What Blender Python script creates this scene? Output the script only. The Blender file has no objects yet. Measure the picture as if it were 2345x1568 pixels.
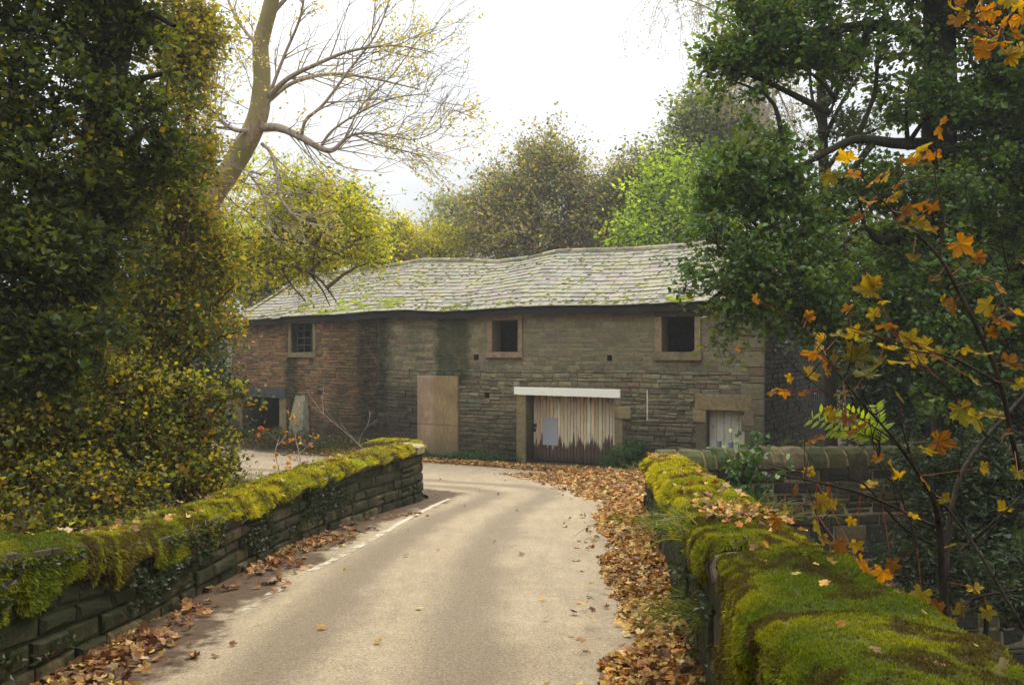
import bpy, math, random
import numpy as np
from math import radians, pi
sc = bpy.context.scene
COL = sc.collection
RG = np.random.default_rng(11)
random.seed(5)

# ------------------------------------------------------------------ camera, sky, sun
F = 1950.0; CX = 1172.0; HY = 803.0; EYE = 1.5
cam = bpy.data.cameras.new('camera'); co = bpy.data.objects.new('camera', cam); COL.objects.link(co)
co.location = (0, 0, EYE); co.rotation_euler = (radians(90), 0, 0)
cam.sensor_width = 36; cam.lens = 36*F/2344; cam.shift_y = (HY-784)/2344
cam.clip_start = .05; cam.clip_end = 2000
sc.camera = co
sc.view_settings.view_transform = 'Standard'; sc.view_settings.look = 'None'
sc.view_settings.exposure = 0.62; sc.view_settings.gamma = 1
sc.render.engine = 'CYCLES'
cy = sc.cycles
cy.use_denoising = True; cy.max_bounces = 7; cy.diffuse_bounces = 4; cy.glossy_bounces = 2
cy.transmission_bounces = 4; cy.transparent_max_bounces = 8; cy.caustics_reflective = False; cy.caustics_refractive = False
cy.use_adaptive_sampling = True; cy.adaptive_threshold = 0.015

SUN_EL, SUN_AZ = radians(48), radians(20)      # azimuth from +Y (view direction) towards +X
w = bpy.data.worlds.new('World'); sc.world = w; w.use_nodes = True
nt = w.node_tree; nt.nodes.clear()
def WN(t, **k):
    n = nt.nodes.new(t)
    for a, b in k.items(): setattr(n, a, b)
    return n
out = WN('ShaderNodeOutputWorld'); mix = WN('ShaderNodeMixShader'); b1 = WN('ShaderNodeBackground'); b2 = WN('ShaderNodeBackground')
sky = WN('ShaderNodeTexSky', sky_type='NISHITA', sun_disc=False)
sky.sun_elevation = SUN_EL; sky.sun_rotation = SUN_AZ
b1.inputs[1].default_value = .08; nt.links.new(sky.outputs[0], b1.inputs[0])
tc = WN('ShaderNodeTexCoord'); sep = WN('ShaderNodeSeparateXYZ'); nt.links.new(tc.outputs['Generated'], sep.inputs[0])
mx = WN('ShaderNodeMath', operation='MAXIMUM'); nt.links.new(sep.outputs[2], mx.inputs[0]); mx.inputs[1].default_value = 0
ma = WN('ShaderNodeMath', operation='MULTIPLY_ADD'); nt.links.new(mx.outputs[0], ma.inputs[0]); ma.inputs[1].default_value = 2.5; ma.inputs[2].default_value = .17
mp = WN('ShaderNodeMapping'); mp.inputs['Scale'].default_value = (1.6, 1.6, 4.0); nt.links.new(tc.outputs['Generated'], mp.inputs[0])
nz = WN('ShaderNodeTexNoise'); nz.inputs['Scale'].default_value = 1.7; nz.inputs['Detail'].default_value = 5; nt.links.new(mp.outputs[0], nz.inputs[0])
cr = WN('ShaderNodeValToRGB'); nt.links.new(nz.outputs[0], cr.inputs[0])
cr.color_ramp.elements[0].position = .38; cr.color_ramp.elements[0].color = (.68, .73, .77, 1)
cr.color_ramp.elements[1].position = .62; cr.color_ramp.elements[1].color = (1.16, 1.16, 1.14, 1)
nt.links.new(cr.outputs[0], b2.inputs[0]); nt.links.new(ma.outputs[0], b2.inputs[1])
mix.inputs[0].default_value = .9
nt.links.new(b1.outputs[0], mix.inputs[1]); nt.links.new(b2.outputs[0], mix.inputs[2]); nt.links.new(mix.outputs[0], out.inputs[0])
sl = bpy.data.lights.new('sun', 'SUN'); so = bpy.data.objects.new('sun', sl); COL.objects.link(so)
sl.energy = 1.6; sl.angle = radians(38); sl.color = (1, .86, .60)
from mathutils import Vector
sd = Vector((math.sin(SUN_AZ)*math.cos(SUN_EL), math.cos(SUN_AZ)*math.cos(SUN_EL), math.sin(SUN_EL)))
so.rotation_euler = sd.to_track_quat('Z', 'Y').to_euler(); so.location = (0, -5, 30)

# ------------------------------------------------------------------ helpers
def W(px, py, d):                       # photo position (2344 wide) at depth d -> world
    return np.array([(px-CX)/F*d, d, EYE-(py-HY)/F*d])

def hsh(ix, iy, iz, seed):
    h = (ix*374761393 + iy*668265263 + iz*2147483647 + seed*974711) & 0xffffffff
    h = ((h ^ (h >> 13))*1274126177) & 0xffffffff
    h = ((h ^ (h >> 16))*2246822519) & 0xffffffff
    return ((h ^ (h >> 15)) & 0xffffff)/float(0xffffff)
def vnoise(x, y, z=0, seed=0):
    x, y, z = np.broadcast_arrays(np.asarray(x, float), np.asarray(y, float), np.asarray(z, float))
    ix, iy, iz = np.floor(x).astype(np.int64), np.floor(y).astype(np.int64), np.floor(z).astype(np.int64)
    fx, fy, fz = x-ix, y-iy, z-iz
    fx, fy, fz = [f*f*(3-2*f) for f in (fx, fy, fz)]
    r = 0
    for a in (0, 1):
        for b in (0, 1):
            for c in (0, 1):
                r = r + hsh(ix+a, iy+b, iz+c, seed)*(fx if a else 1-fx)*(fy if b else 1-fy)*(fz if c else 1-fz)
    return r
def fbm(x, y, z=0, seed=0, o=4):
    r, a, t = 0, .5, 0
    for i in range(o):
        r = r + a*vnoise(np.asarray(x)*2**i, np.asarray(y)*2**i, np.asarray(z)*2**i, seed+i); t += a; a *= .5
    return r/t
def sstep(a, b, x):
    t = np.clip((np.asarray(x, float)-a)/(b-a), 0, 1); return t*t*(3-2*t)

class Acc:
    def __init__(s): s.v = []; s.q = []; s.t = []; s.c = []; s.u = []; s.n = 0
    def add(s, v, q=None, t=None, c=(1, 1, 1), u=None):
        v = np.asarray(v, float).reshape(-1, 3); n = len(v)
        if q is not None and len(q): s.q.append(np.asarray(q, np.int64).reshape(-1, 4)+s.n)
        if t is not None and len(t): s.t.append(np.asarray(t, np.int64).reshape(-1, 3)+s.n)
        c = np.asarray(c, float); c = np.broadcast_to(c, (n, 3)) if c.ndim == 1 else c.reshape(-1, 3)
        s.v.append(v); s.c.append(c)
        s.u.append(np.zeros((n, 3)) if u is None else np.asarray(u, float).reshape(-1, 3))
        s.n += n
    def build(s, name, mat, parent=None, smooth=False):
        me = bpy.data.meshes.new(name)
        v = np.concatenate(s.v); q = np.concatenate(s.q) if s.q else np.zeros((0, 4), np.int64)
        t = np.concatenate(s.t) if s.t else np.zeros((0, 3), np.int64)
        me.vertices.add(len(v)); me.vertices.foreach_set('co', v.astype(np.float32).ravel())
        nl = q.size+t.size; me.loops.add(nl)
        me.loops.foreach_set('vertex_index', np.concatenate([q.ravel(), t.ravel()]).astype(np.int32))
        me.polygons.add(len(q)+len(t))
        ls = np.concatenate([np.arange(len(q))*4, q.size+np.arange(len(t))*3]).astype(np.int32)
        me.polygons.foreach_set('loop_start', ls)
        me.polygons.foreach_set('use_smooth', np.full(len(q)+len(t), bool(smooth)))
        me.update(calc_edges=True)
        a = me.attributes.new('Col', 'FLOAT_COLOR', 'POINT')
        c = np.concatenate(s.c); a.data.foreach_set('color', np.hstack([c, np.ones((len(c), 1))]).astype(np.float32).ravel())
        a = me.attributes.new('suv', 'FLOAT_VECTOR', 'POINT'); a.data.foreach_set('vector', np.concatenate(s.u).astype(np.float32).ravel())
        me.materials.append(mat)
        o = bpy.data.objects.new(name, me); COL.objects.link(o)
        if parent is not None:
            o.parent = parent
            o.matrix_parent_inverse = parent.matrix_world.inverted() if False else o.matrix_parent_inverse
            L = parent_loc(parent); o.location = (-L[0], -L[1], -L[2])
        return o
def parent_loc(p):
    L = np.zeros(3)
    while p is not None: L += np.array(p.location); p = p.parent
    return L
def tag(o, label=None, cat=None, group=None, kind=None):
    if label: o['label'] = label
    if cat: o['category'] = cat
    if group: o['group'] = group
    if kind: o['kind'] = kind
    return o
def thing(name, label, cat, loc=(0, 0, 0), group=None):
    o = bpy.data.objects.new(name, None); COL.objects.link(o); o.location = tuple(loc); o.empty_display_size = .2
    return tag(o, label, cat, group)

def box(acc, o, ax, ay, az, c=(1, 1, 1), bev=0):       # o = corner, three edge vectors
    o, ax, ay, az = [np.asarray(k, float) for k in (o, ax, ay, az)]
    v = [o+i*ax+j*ay+k*az for k in (0, 1) for j in (0, 1) for i in (0, 1)]
    acc.add(v, q=[(0, 2, 3, 1), (4, 5, 7, 6), (0, 1, 5, 4), (2, 6, 7, 3), (0, 4, 6, 2), (1, 3, 7, 5)], c=c,
            u=[(np.dot(ax, ax)**.5*i, np.dot(az, az)**.5*k, np.dot(ay, ay)**.5*j) for k in (0, 1) for j in (0, 1) for i in (0, 1)])

def tube(acc, pts, rad, k=8, c=(1, 1, 1), rough=0):
    pts = np.asarray(pts, float); n = len(pts); rad = np.broadcast_to(np.asarray(rad, float), (n,))
    t = np.gradient(pts, axis=0); t /= np.linalg.norm(t, axis=1)[:, None]+1e-9
    ref = np.array([0, 0, 1.]) if abs(t[:, 2]).mean() < .8 else np.array([0, 1., 0])
    a = np.cross(t, ref); a /= np.linalg.norm(a, axis=1)[:, None]+1e-9; b = np.cross(t, a)
    th = np.arange(k)/k*2*pi
    rr = rad[:, None]*np.ones((n, k))
    if rough: rr = rr*(1+rough*(vnoise(np.arange(n)[:, None]*.7, np.arange(k)[None]*1.0, 0, 7)-.5))
    v = pts[:, None]+rr[:, :, None]*(np.cos(th)[None, :, None]*a[:, None]+np.sin(th)[None, :, None]*b[:, None])
    i = np.arange(n-1)[:, None]*k; j = np.arange(k)[None]; j2 = (j+1) % k
    q = np.stack([i+j, i+j2, i+k+j2, i+k+j], -1).reshape(-1, 4)
    acc.add(v.reshape(-1, 3), q=q, c=c)
def spline(pts, n):
    pts = np.asarray(pts, float)
    m = len(pts); d = np.r_[0, np.cumsum(np.linalg.norm(np.diff(pts[:, :3], axis=0), axis=1))]
    out_ = []
    P = np.vstack([2*pts[0]-pts[1], pts, 2*pts[-1]-pts[-2]])
    for s in np.linspace(0, d[-1], n):
        i = min(np.searchsorted(d, s, 'right')-1, m-2); u = (s-d[i])/(d[i+1]-d[i]+1e-9)
        p0, p1, p2, p3 = P[i:i+4]
        out_.append(.5*((2*p1)+(-p0+p2)*u+(2*p0-5*p1+4*p2-p3)*u*u+(-p0+3*p1-3*p2+p3)*u**3))
    return np.array(out_)
def cones(acc, a, b, r0, r1, c=(1, 1, 1)):            # many thin 3-sided twigs at once
    a, b = np.asarray(a, float), np.asarray(b, float); n = len(a)
    if not n: return
    t = b-a; t /= np.linalg.norm(t, axis=1)[:, None]+1e-9
    ref = np.where(np.abs(t[:, 2:3]) < .9, [[0, 0, 1.]], [[1., 0, 0]])
    x = np.cross(t, ref); x /= np.linalg.norm(x, axis=1)[:, None]+1e-9; y = np.cross(t, x)
    r0 = np.broadcast_to(r0, (n,)); r1 = np.broadcast_to(r1, (n,))
    vs = []
    for p, r in ((a, r0), (b, r1)):
        for k in range(3):
            an = k*2*pi/3; vs.append(p+r[:, None]*(math.cos(an)*x+math.sin(an)*y))
    v = np.stack(vs, 1).reshape(-1, 3); i = np.arange(n)[:, None, None]*6
    q = np.array([(0, 1, 4, 3), (1, 2, 5, 4), (2, 0, 3, 5)])[None]+i
    acc.add(v, q=q.reshape(-1, 4), c=c if np.ndim(c) == 1 else np.repeat(c, 6, 0))
def rdir(n, up=0., flat=1.):
    v = RG.normal(size=(n, 3)); v[:, 2] = v[:, 2]*flat+up
    return v/(np.linalg.norm(v, axis=1)[:, None]+1e-9)
def leaves(acc, p, size, col, up=.0, width=.55, droop=.0):
    n = len(p); a = rdir(n, -droop, .7); m = rdir(n, up)
    b = np.cross(a, m); b /= np.linalg.norm(b, axis=1)[:, None]+1e-9; nn = np.cross(a, b)
    L = (np.asarray(size)*RG.choice([.55, .8, 1., 1.25, 1.5], n)*RG.uniform(.85, 1.15, n))[:, None]; w_ = L*width*.5
    v = np.stack([p-a*L*.5, p-a*L*.05+b*w_+nn*L*.1, p+a*L*.5-nn*L*.1, p-a*L*.05-b*w_+nn*L*.1], 1).reshape(-1, 3)
    i = np.arange(n)[:, None]*4
    acc.add(v, q=i+np.arange(4)[None], c=np.repeat(col, 4, 0))
def pal(n, palette, jit=.25):
    ws = np.array([q[3] for q in palette], float); cols = np.array([q[:3] for q in palette], float)
    k = RG.choice(len(palette), n, p=ws/ws.sum())
    return np.clip(cols[k]*RG.uniform(1-jit, 1+jit, (n, 1))*RG.uniform(.92, 1.08, (n, 3)), 0, 1)

# maple-like leaf outline (unit size), as a fan
def mleaf(nl=5, n=26, jag=.12):
    th = np.linspace(-pi*.86, pi*.86, n); r = []
    for t in th:
        k = abs(math.cos(t*nl/2/ .93)); r.append((.60+.40*k**1.1)*(1-.25*abs(t)/pi))
    r = np.array(r); r = r*(1+jag*np.where(np.arange(n) % 2, 1, -1))
    return np.c_[np.r_[-.12, r*np.cos(th)], np.r_[0, r*np.sin(th)]]*.55
ML_HI, ML_LO = mleaf(5, 41, .085), mleaf(5, 12, .06)
def mleaves(acc, p, size, col, a, nrm, shape, curl=.6, blotch=0, cold=None):
    n = len(p); a = a/(np.linalg.norm(a, axis=1)[:, None]+1e-9)
    b = np.cross(nrm, a); b /= np.linalg.norm(b, axis=1)[:, None]+1e-9; nn = np.cross(a, b)
    m = len(shape); X, Y = shape[:, 0], shape[:, 1]
    cu = RG.uniform(-.3, 1, (n, 1))*curl; cv = RG.uniform(-.3, 1, (n, 1))*curl
    Z = cu*X[None]**2+cv*Y[None]**2*1.4+RG.normal(0, .035, (n, m))
    S = np.asarray(size).reshape(-1, 1, 1)
    v = p[:, None]+S*(X[None, :, None]*a[:, None]+Y[None, :, None]*b[:, None]+Z[:, :, None]*nn[:, None])
    i = np.arange(n)[:, None, None]*m
    k = np.arange(1, m-1); t = np.stack([np.zeros_like(k), k, k+1], 1)[None]+i
    c = np.repeat(col[:, None], m, 1)
    if blotch:
        bm = (RG.random((n, m, 1)) < blotch)*RG.uniform(.3, 1, (n, m, 1)); dk = np.array(cold if cold is not None else (.16, .05, .01))
        c = c*(1-bm)+dk*bm
    c[:, 0] *= .8
    acc.add(v.reshape(-1, 3), t=t.reshape(-1, 3), c=c.reshape(-1, 3))

# ------------------------------------------------------------------ materials
class M_:
    def __init__(s, name):
        s.m = bpy.data.materials.new(name); s.m.use_nodes = True; s.t = s.m.node_tree; s.t.nodes.clear()
        s.out = s.n('ShaderNodeOutputMaterial')
    def n(s, t, ins=None, **k):
        o = s.t.nodes.new(t)
        for a, b in k.items(): setattr(o, a, b)
        for a, b in (ins or {}).items():
            if hasattr(b, 'is_linked') or isinstance(b, bpy.types.NodeSocket): s.t.links.new(b, o.inputs[a])
            else: o.inputs[a].default_value = b
        return o
    def noise(s, scale, detail=4, vec=None, rough=.55, dist=0):
        vec = vec if vec is not None else s.obj()
        return s.n('ShaderNodeTexNoise', {'Vector': vec, 'Scale': scale, 'Detail': detail, 'Roughness': rough, 'Distortion': dist}).outputs[0]
    def obj(s):
        if not hasattr(s, '_o'): s._o = s.n('ShaderNodeTexCoord').outputs['Object']
        return s._o
    def attr(s, name='Col'): return s.n('ShaderNodeAttribute', attribute_name=name)
    def ramp(s, f, stops):
        r = s.n('ShaderNodeValToRGB', {0: f}); e = r.color_ramp.elements
        while len(e) < len(stops): e.new(.5)
        for i, (p, c) in enumerate(stops):
            e[i].position = p; e[i].color = (c, c, c, 1) if np.isscalar(c) else tuple(c)+(1,)
        return r.outputs[0]
    def mix(s, f, a, b, mode='MIX'):
        x = s.n('ShaderNodeMix', data_type='RGBA', blend_type=mode)
        for i, val in ((0, f), (6, a), (7, b)):
            if isinstance(val, bpy.types.NodeSocket): s.t.links.new(val, x.inputs[i])
            elif i == 0: x.inputs[0].default_value = val
            else: x.inputs[i].default_value = (val, val, val, 1) if np.isscalar(val) else tuple(val)+(1,)
        return x.outputs[2]
    def math(s, op, a, b=0., c=0.):
        return s.n('ShaderNodeMath', {0: a, 1: b, 2: c}, operation=op).outputs[0]
    def sep(s, v): return s.n('ShaderNodeSeparateXYZ', {0: v}).outputs
    def smooth(s, x, a, b): 
        return s.n('ShaderNodeMapRange', {'Value': x, 'From Min': a, 'From Max': b, 'To Min': 0., 'To Max': 1.}, interpolation_type='SMOOTHSTEP').outputs[0]
    def bump(s, h, strength=.5, dist=.02):
        return s.n('ShaderNodeBump', {'Height': h, 'Strength': strength, 'Distance': dist}).outputs[0]
    def surf(s, col, rough=.9, normal=None, spec=.3):
        b = s.n('ShaderNodeBsdfPrincipled', {'Roughness': rough, 'Specular IOR Level': spec})
        if isinstance(col, bpy.types.NodeSocket): s.t.links.new(col, b.inputs['Base Color'])
        else: b.inputs['Base Color'].default_value = tuple(col)+(1,)
        if normal is not None: s.t.links.new(normal, b.inputs['Normal'])
        s.t.links.new(b.outputs[0], s.out.inputs[0]); return s.m

def m_leaf(name, trans=.5, gloss=.05, tcol=(1.9, 1.75, .55), gr=.45):
    m = M_(name); c = m.attr().outputs['Color']
    d = m.n('ShaderNodeBsdfDiffuse', {'Color': c}); tcx = m.mix(1., c, tcol, 'MULTIPLY')
    t = m.n('ShaderNodeBsdfTranslucent', {'Color': tcx}); g = m.n('ShaderNodeBsdfGlossy', {'Roughness': gr, 'Color': (.6, .65, .6, 1)})
    x = m.n('ShaderNodeMixShader', {0: trans, 1: d.outputs[0], 2: t.outputs[0]})
    lw = m.n('ShaderNodeLayerWeight', {'Blend': .3})
    gm = m.math('MULTIPLY_ADD', lw.outputs[1], gloss*1.5, gloss*.3)
    y = m.n('ShaderNodeMixShader', {0: gm, 1: x.outputs[0], 2: g.outputs[0]})
    m.t.links.new(y.outputs[0], m.out.inputs[0]); return m.m
LEAF = m_leaf('leaf'); LEAF_GLOSSY = m_leaf('leaf_glossy', .42, .09, gr=.35); MOSSB = m_leaf('moss_blades', .3, .015, (1.3, 1.25, .5))
LITTER = m_leaf('litter', .15, .06, (1, .9, .7)); SYC = m_leaf('sycamore_leaf', .5, .04, (1.5, 1.2, .5))

def m_bark(name, c1, c2, c3=None, sc_=6):
    m = M_(name); v = m.n('ShaderNodeMapping', {'Vector': m.obj(), 'Scale': (1, 1, .22)}).outputs[0]
    n1 = m.noise(sc_*4, 6, v); n2 = m.noise(1.3, 3)
    c = m.mix(m.ramp(n1, [(.35, 0.), (.65, 1.)]), c1, c2)
    if c3: c = m.mix(m.ramp(n2, [(.42, 0.), (.6, 1.)]), c, c3)
    return m.surf(c, .9, m.bump(n1, .7, .02), .2)
BARK = m_bark('bark_dark', (.018, .014, .011), (.045, .037, .027), (.025, .032, .010))
BARK_ASH = m_bark('bark_ash', (.24, .18, .11), (.46, .36, .22), (.27, .23, .10))
BARK_PALE = m_bark('bark_pale', (.24, .19, .14), (.42, .35, .27))  # pale tone stands in for sky glare on the ash branches
BARK_TWIG = m_bark('bark_twig', (.06, .035, .025), (.13, .085, .06))

def m_stone(name, mort=None, barn=False, mossy=0., dark=1.):
    m = M_(name); c = m.attr().outputs['Color']
    o = m.obj(); n1 = m.noise(9, 6, o, .65); n2 = m.noise(55, 3, o, .6); n3 = m.noise(1.1, 4, o)
    c = m.mix(.75, c, m.ramp(n1, [(.25, .45), (.5, .95), (.75, 1.35)]), 'MULTIPLY')
    c = m.mix(.6, c, m.ramp(n2, [(.3, .6), (.7, 1.3)]), 'MULTIPLY')
    # lichen / damp algae
    c = m.mix(m.math('MULTIPLY', m.ramp(m.noise(2.6, 5, o, .7), [(.5, 0.), (.72, 1.)]), .55+mossy*.4), c, (.055, .06, .022))
    c = m.mix(m.math('MULTIPLY', m.ramp(m.noise(19, 3, o), [(.63, 0.), (.72, 1.)]), .45), c, (.26, .25, .19))
    if mossy:
        c = m.mix(m.math('MULTIPLY', m.ramp(m.noise(2.1, 6, o, .75), [(.38, 0.), (.54, 1.)]), mossy), c, (.022, .028, .009))
    if barn:
        s_, z_, _ = m.sep(m.attr('suv').outputs['Vector'])
        wob = m.math('MULTIPLY', m.math('SUBTRACT', m.noise(1.7, 5, o, .7), .5), .7)
        ss = m.math('ADD', s_, wob)
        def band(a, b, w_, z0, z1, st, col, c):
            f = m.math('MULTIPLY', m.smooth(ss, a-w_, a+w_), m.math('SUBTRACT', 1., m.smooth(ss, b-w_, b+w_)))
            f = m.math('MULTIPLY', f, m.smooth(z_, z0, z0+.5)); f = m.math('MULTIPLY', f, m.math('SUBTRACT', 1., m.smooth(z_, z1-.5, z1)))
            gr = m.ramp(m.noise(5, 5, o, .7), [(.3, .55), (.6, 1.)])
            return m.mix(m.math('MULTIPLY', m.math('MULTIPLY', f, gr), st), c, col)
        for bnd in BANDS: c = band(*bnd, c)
        # damp rising from the ground, tan tint over the upper right courses
        f = m.math('SUBTRACT', 1., m.smooth(m.math('ADD', z_, wob), -1.9, .6))
        c = m.mix(m.math('MULTIPLY', f, .8), c, (.032, .028, .016))
        up_ = m.math('MULTIPLY', m.smooth(z_, .9, 1.5), m.smooth(s_, 3.2, 5.))
        c = m.mix(m.math('MULTIPLY', up_, .35), c, (.20, .17, .10))
    h = m.math('ADD', m.math('MULTIPLY', n1, 1.), m.math('MULTIPLY', n2, .35))
    return m.surf(c, .92, m.bump(h, .8, .025), .2)
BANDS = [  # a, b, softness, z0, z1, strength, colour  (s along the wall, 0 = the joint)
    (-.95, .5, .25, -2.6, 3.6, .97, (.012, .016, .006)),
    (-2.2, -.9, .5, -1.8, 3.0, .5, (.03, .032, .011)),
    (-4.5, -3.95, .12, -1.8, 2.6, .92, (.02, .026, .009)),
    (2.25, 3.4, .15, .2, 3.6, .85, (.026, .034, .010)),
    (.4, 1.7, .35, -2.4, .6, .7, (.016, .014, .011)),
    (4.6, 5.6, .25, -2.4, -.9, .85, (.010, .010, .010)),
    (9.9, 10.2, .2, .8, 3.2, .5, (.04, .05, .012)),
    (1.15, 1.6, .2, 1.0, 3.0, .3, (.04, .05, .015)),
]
STONE_BARN = m_stone('barn_stone', barn=True); STONE = m_stone('parapet_stone', mossy=.92)
STONE_DRY = m_stone('dry_stone', mossy=.35); STONE_DRESSED = m_stone('dressed_stone')

def m_simple(name, col, rough=.85, ns=20, amt=.5, bump=.3, spec=.3, metal=0):
    m = M_(name); n1 = m.noise(ns, 5); c = m.mix(amt, col, m.ramp(n1, [(.3, .4), (.7, 1.4)]), 'MULTIPLY')
    return m.surf(c, rough, m.bump(n1, bump, .01), spec)
def m_attr(name, rough=.85, ns=20, amt=.5, bump=.4, spec=.25):
    m = M_(name); n1 = m.noise(ns, 5); c = m.mix(amt, m.attr().outputs['Color'], m.ramp(n1, [(.3, .5), (.7, 1.35)]), 'MULTIPLY')
    return m.surf(c, rough, m.bump(n1, bump, .01), spec)
BLACKWOOD = m_simple('black_timber', (.018, .017, .016)); METAL = m_simple('galvanised', (.17, .2, .24), .5)
MOSSG = m_attr('moss_bed', .95, 45, .7, .9)

# slate
m = M_('slate'); c = m.attr().outputs['Color']; o_ = m.obj()
n1 = m.noise(5, 6, o_, .7); n2 = m.noise(40, 4, o_)
c = m.mix(.6, c, m.ramp(n1, [(.3, .6), (.7, 1.25)]), 'MULTIPLY'); c = m.mix(.4, c, m.ramp(n2, [(.3, .6), (.7, 1.3)]), 'MULTIPLY')
c = m.mix(m.math('MULTIPLY', m.ramp(m.noise(1.0, 4, o_, .7), [(.48, 0.), (.66, 1.)]), .55), c, (.27, .25, .09))
c = m.mix(m.math('MULTIPLY', m.ramp(m.noise(13, 5, o_, .7), [(.58, 0.), (.66, 1.)]), .7), c, (.10, .09, .05))
SLATE = m.surf(c, .75, m.bump(n2, .4, .01), .35)

# ------------------------------------------------------------------ paths and terrain
class Path:
    def __init__(s, pts, side=1, zb=None):
        P = [np.array(pts[0], float)]
        for a, b in zip(pts[:-1], pts[1:]):
            a, b = np.array(a, float), np.array(b, float); n = max(1, int(np.linalg.norm(b-a)/.12))
            for i in range(1, n+1): P.append(a+(b-a)*i/n)
        P = np.array(P); s.P = P; s.S = np.r_[0, np.cumsum(np.linalg.norm(np.diff(P, axis=0), axis=1))]; s.L = s.S[-1]
        t = np.gradient(P, axis=0); t /= np.linalg.norm(t, axis=1)[:, None]
        s.N = np.c_[t[:, 1], -t[:, 0]]*side; s.T = t; s.zb = zb
    def xy(s, q, off=0):
        q = np.asarray(q, float)
        x = np.interp(q, s.S, s.P[:, 0])+np.where(q < 0, q*s.T[0, 0], 0)+np.where(q > s.L, (q-s.L)*s.T[-1, 0], 0)
        y = np.interp(q, s.S, s.P[:, 1])+np.where(q < 0, q*s.T[0, 1], 0)+np.where(q > s.L, (q-s.L)*s.T[-1, 1], 0)
        nx = np.interp(q, s.S, s.N[:, 0]); ny = np.interp(q, s.S, s.N[:, 1]); n = np.hypot(nx, ny)
        return x+nx/n*off, y+ny/n*off
    def map(s, q, z, off=0):
        x, y = s.xy(q, off)
        if s.zb is not None: z = z+s.zb(*s.xy(q, 0))
        return np.stack(np.broadcast_arrays(x, y, z), -1)

def RZ(x, y):
    y = np.asarray(y, float); t = (1.7-.074*y)/.12
    r = -1.7+.12*np.logaddexp(0, np.clip(t, -50, 200))
    return np.minimum(r, .35)+0*np.asarray(x)
# parapets (road-side faces)
PR = Path([(.25, -2.5), (.504, 0), (1.06, 4.71), (1.45, 8), (1.95, 12.3)], side=-1, zb=RZ)     # normal towards the road (-x)
PL = Path(spline([(-2.66, -1.5), (-2.62, 2), (-2.62, 5), (-2.58, 8), (-2.42, 10.2), (-2.02, 12.6), (-1.66, 14.4), (-1.60, 15.0), (-1.78, 15.6), (-2.3, 16.1), (-3.0, 16.6), (-3.6, 16.95)], 60), side=1, zb=RZ)
def terrain(x, y):
    x = np.asarray(x, float); y = np.asarray(y, float)
    r = RZ(x, y)
    xr = np.interp(y, [-3, 4.71, 12.3, 14], [.2, 1.06, 1.95, 2.2])+.5
    dr = sstep(0, 2.4, x-xr)*(1-sstep(12.6, 14.2, y-.08*(x-3)))*3.0
    xl = np.interp(y, [0, 9, 14], [-2.6, -2.6, -2.0])-.55
    dl = sstep(0, 2.2, xl-x)*(1-sstep(14.0, 18, y))*1.1
    rise = sstep(5, 18, -x-2+0*y)*(1-sstep(20, 34, y))*2.6
    back = sstep(44, 90, y)*5+sstep(22, 60, np.abs(x+2))*6*sstep(2, 30, y)
    n = (fbm(x*.35, y*.35, 0, 3)-.5)*.5*sstep(3.2, 6, np.abs(x))*(1-sstep(15.5, 17, y)*(1-sstep(40, 50, y)))
    return r-dr-dl+rise+back+n-.02
def axis(a, b, f0, f1, hi, lo):
    o = list(np.arange(f0, f1+1e-6, hi)); x = f0; st = hi
    l = []
    while x > a: st = min(st*1.18, lo); x -= st; l.append(x)
    x = f1; st = hi; r = []
    while x < b: st = min(st*1.18, lo); x += st; r.append(x)
    return np.array(l[::-1]+o+r)
xs, ys = axis(-500, 500, -6, 8, .16, 25), axis(-60, 900, -2, 24, .16, 25)
X, Y = np.meshgrid(xs, ys); Z = terrain(X, Y); Z = Z+(fbm(X*3, Y*3, 0, 9)-.5)*.05*(np.abs(X) < 60)
acc = Acc(); nx, ny = len(xs), len(ys)
i = (np.arange(ny-1)[:, None]*nx+np.arange(nx-1)[None]).ravel()
acc.add(np.stack([X, Y, Z-.02], -1).reshape(-1, 3), q=np.stack([i, i+1, i+nx+1, i+nx], 1))
m = M_('soil'); n1 = m.noise(1.2, 6, None, .7); n2 = m.noise(22, 5, None, .7)
c = m.mix(m.ramp(n1, [(.42, 0.), (.6, 1.)]), (.075, .05, .03), (.035, .05, .015)); c = m.mix(.8, c, m.ramp(n2, [(.3, .45), (.7, 1.5)]), 'MULTIPLY')
c = m.mix(m.ramp(m.noise(34, 3, None, .6), [(.6, 0.), (.66, 1.)]), c, (.2, .1, .035))
SOIL = m.surf(c, .95, m.bump(n2, .8, .04), .1)
tag(acc.build('ground', SOIL, smooth=True), kind='structure')

# road: one lofted sheet between two edge lines, soil creeping in from the sides
LE = spline([(-2.56, -8), (-2.56, 2), (-2.56, 8), (-2.36, 10.4), (-1.95, 12.8), (-1.55, 14.5), (-1.5, 15.3), (-1.8, 16.1), (-3.2, 17.2), (-6.5, 19.2), (-12, 23), (-24, 33), (-38, 46)], 140)
RE = spline([(-.35, -8), (.72, 2), (1.38, 8), (1.62, 10.4), (1.86, 12.8), (2.3, 14.5), (2.5, 16.5), (2.3, 19.5), (-.2, 22.7), (-4.5, 25.3), (-9.5, 28.2), (-20, 38), (-34, 51)], 140)
NU = 26
acc = Acc(); u = np.linspace(0, 1, NU)
P2 = LE[:, None]*(1-u)[None, :, None]+RE[:, None]*u[None, :, None]
lv = np.r_[0, np.cumsum(np.linalg.norm(np.diff((LE+RE)/2, axis=0), axis=1))]
zz = RZ(P2[..., 0], P2[..., 1])+.012+.03*np.sin(pi*u)[None]-.10*sstep(22, 34, P2[..., 1])*0
zt = terrain(P2[..., 0], P2[..., 1]); zz = np.maximum(zz, np.where(P2[..., 1] > 18, zt+.015, -9))
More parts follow.
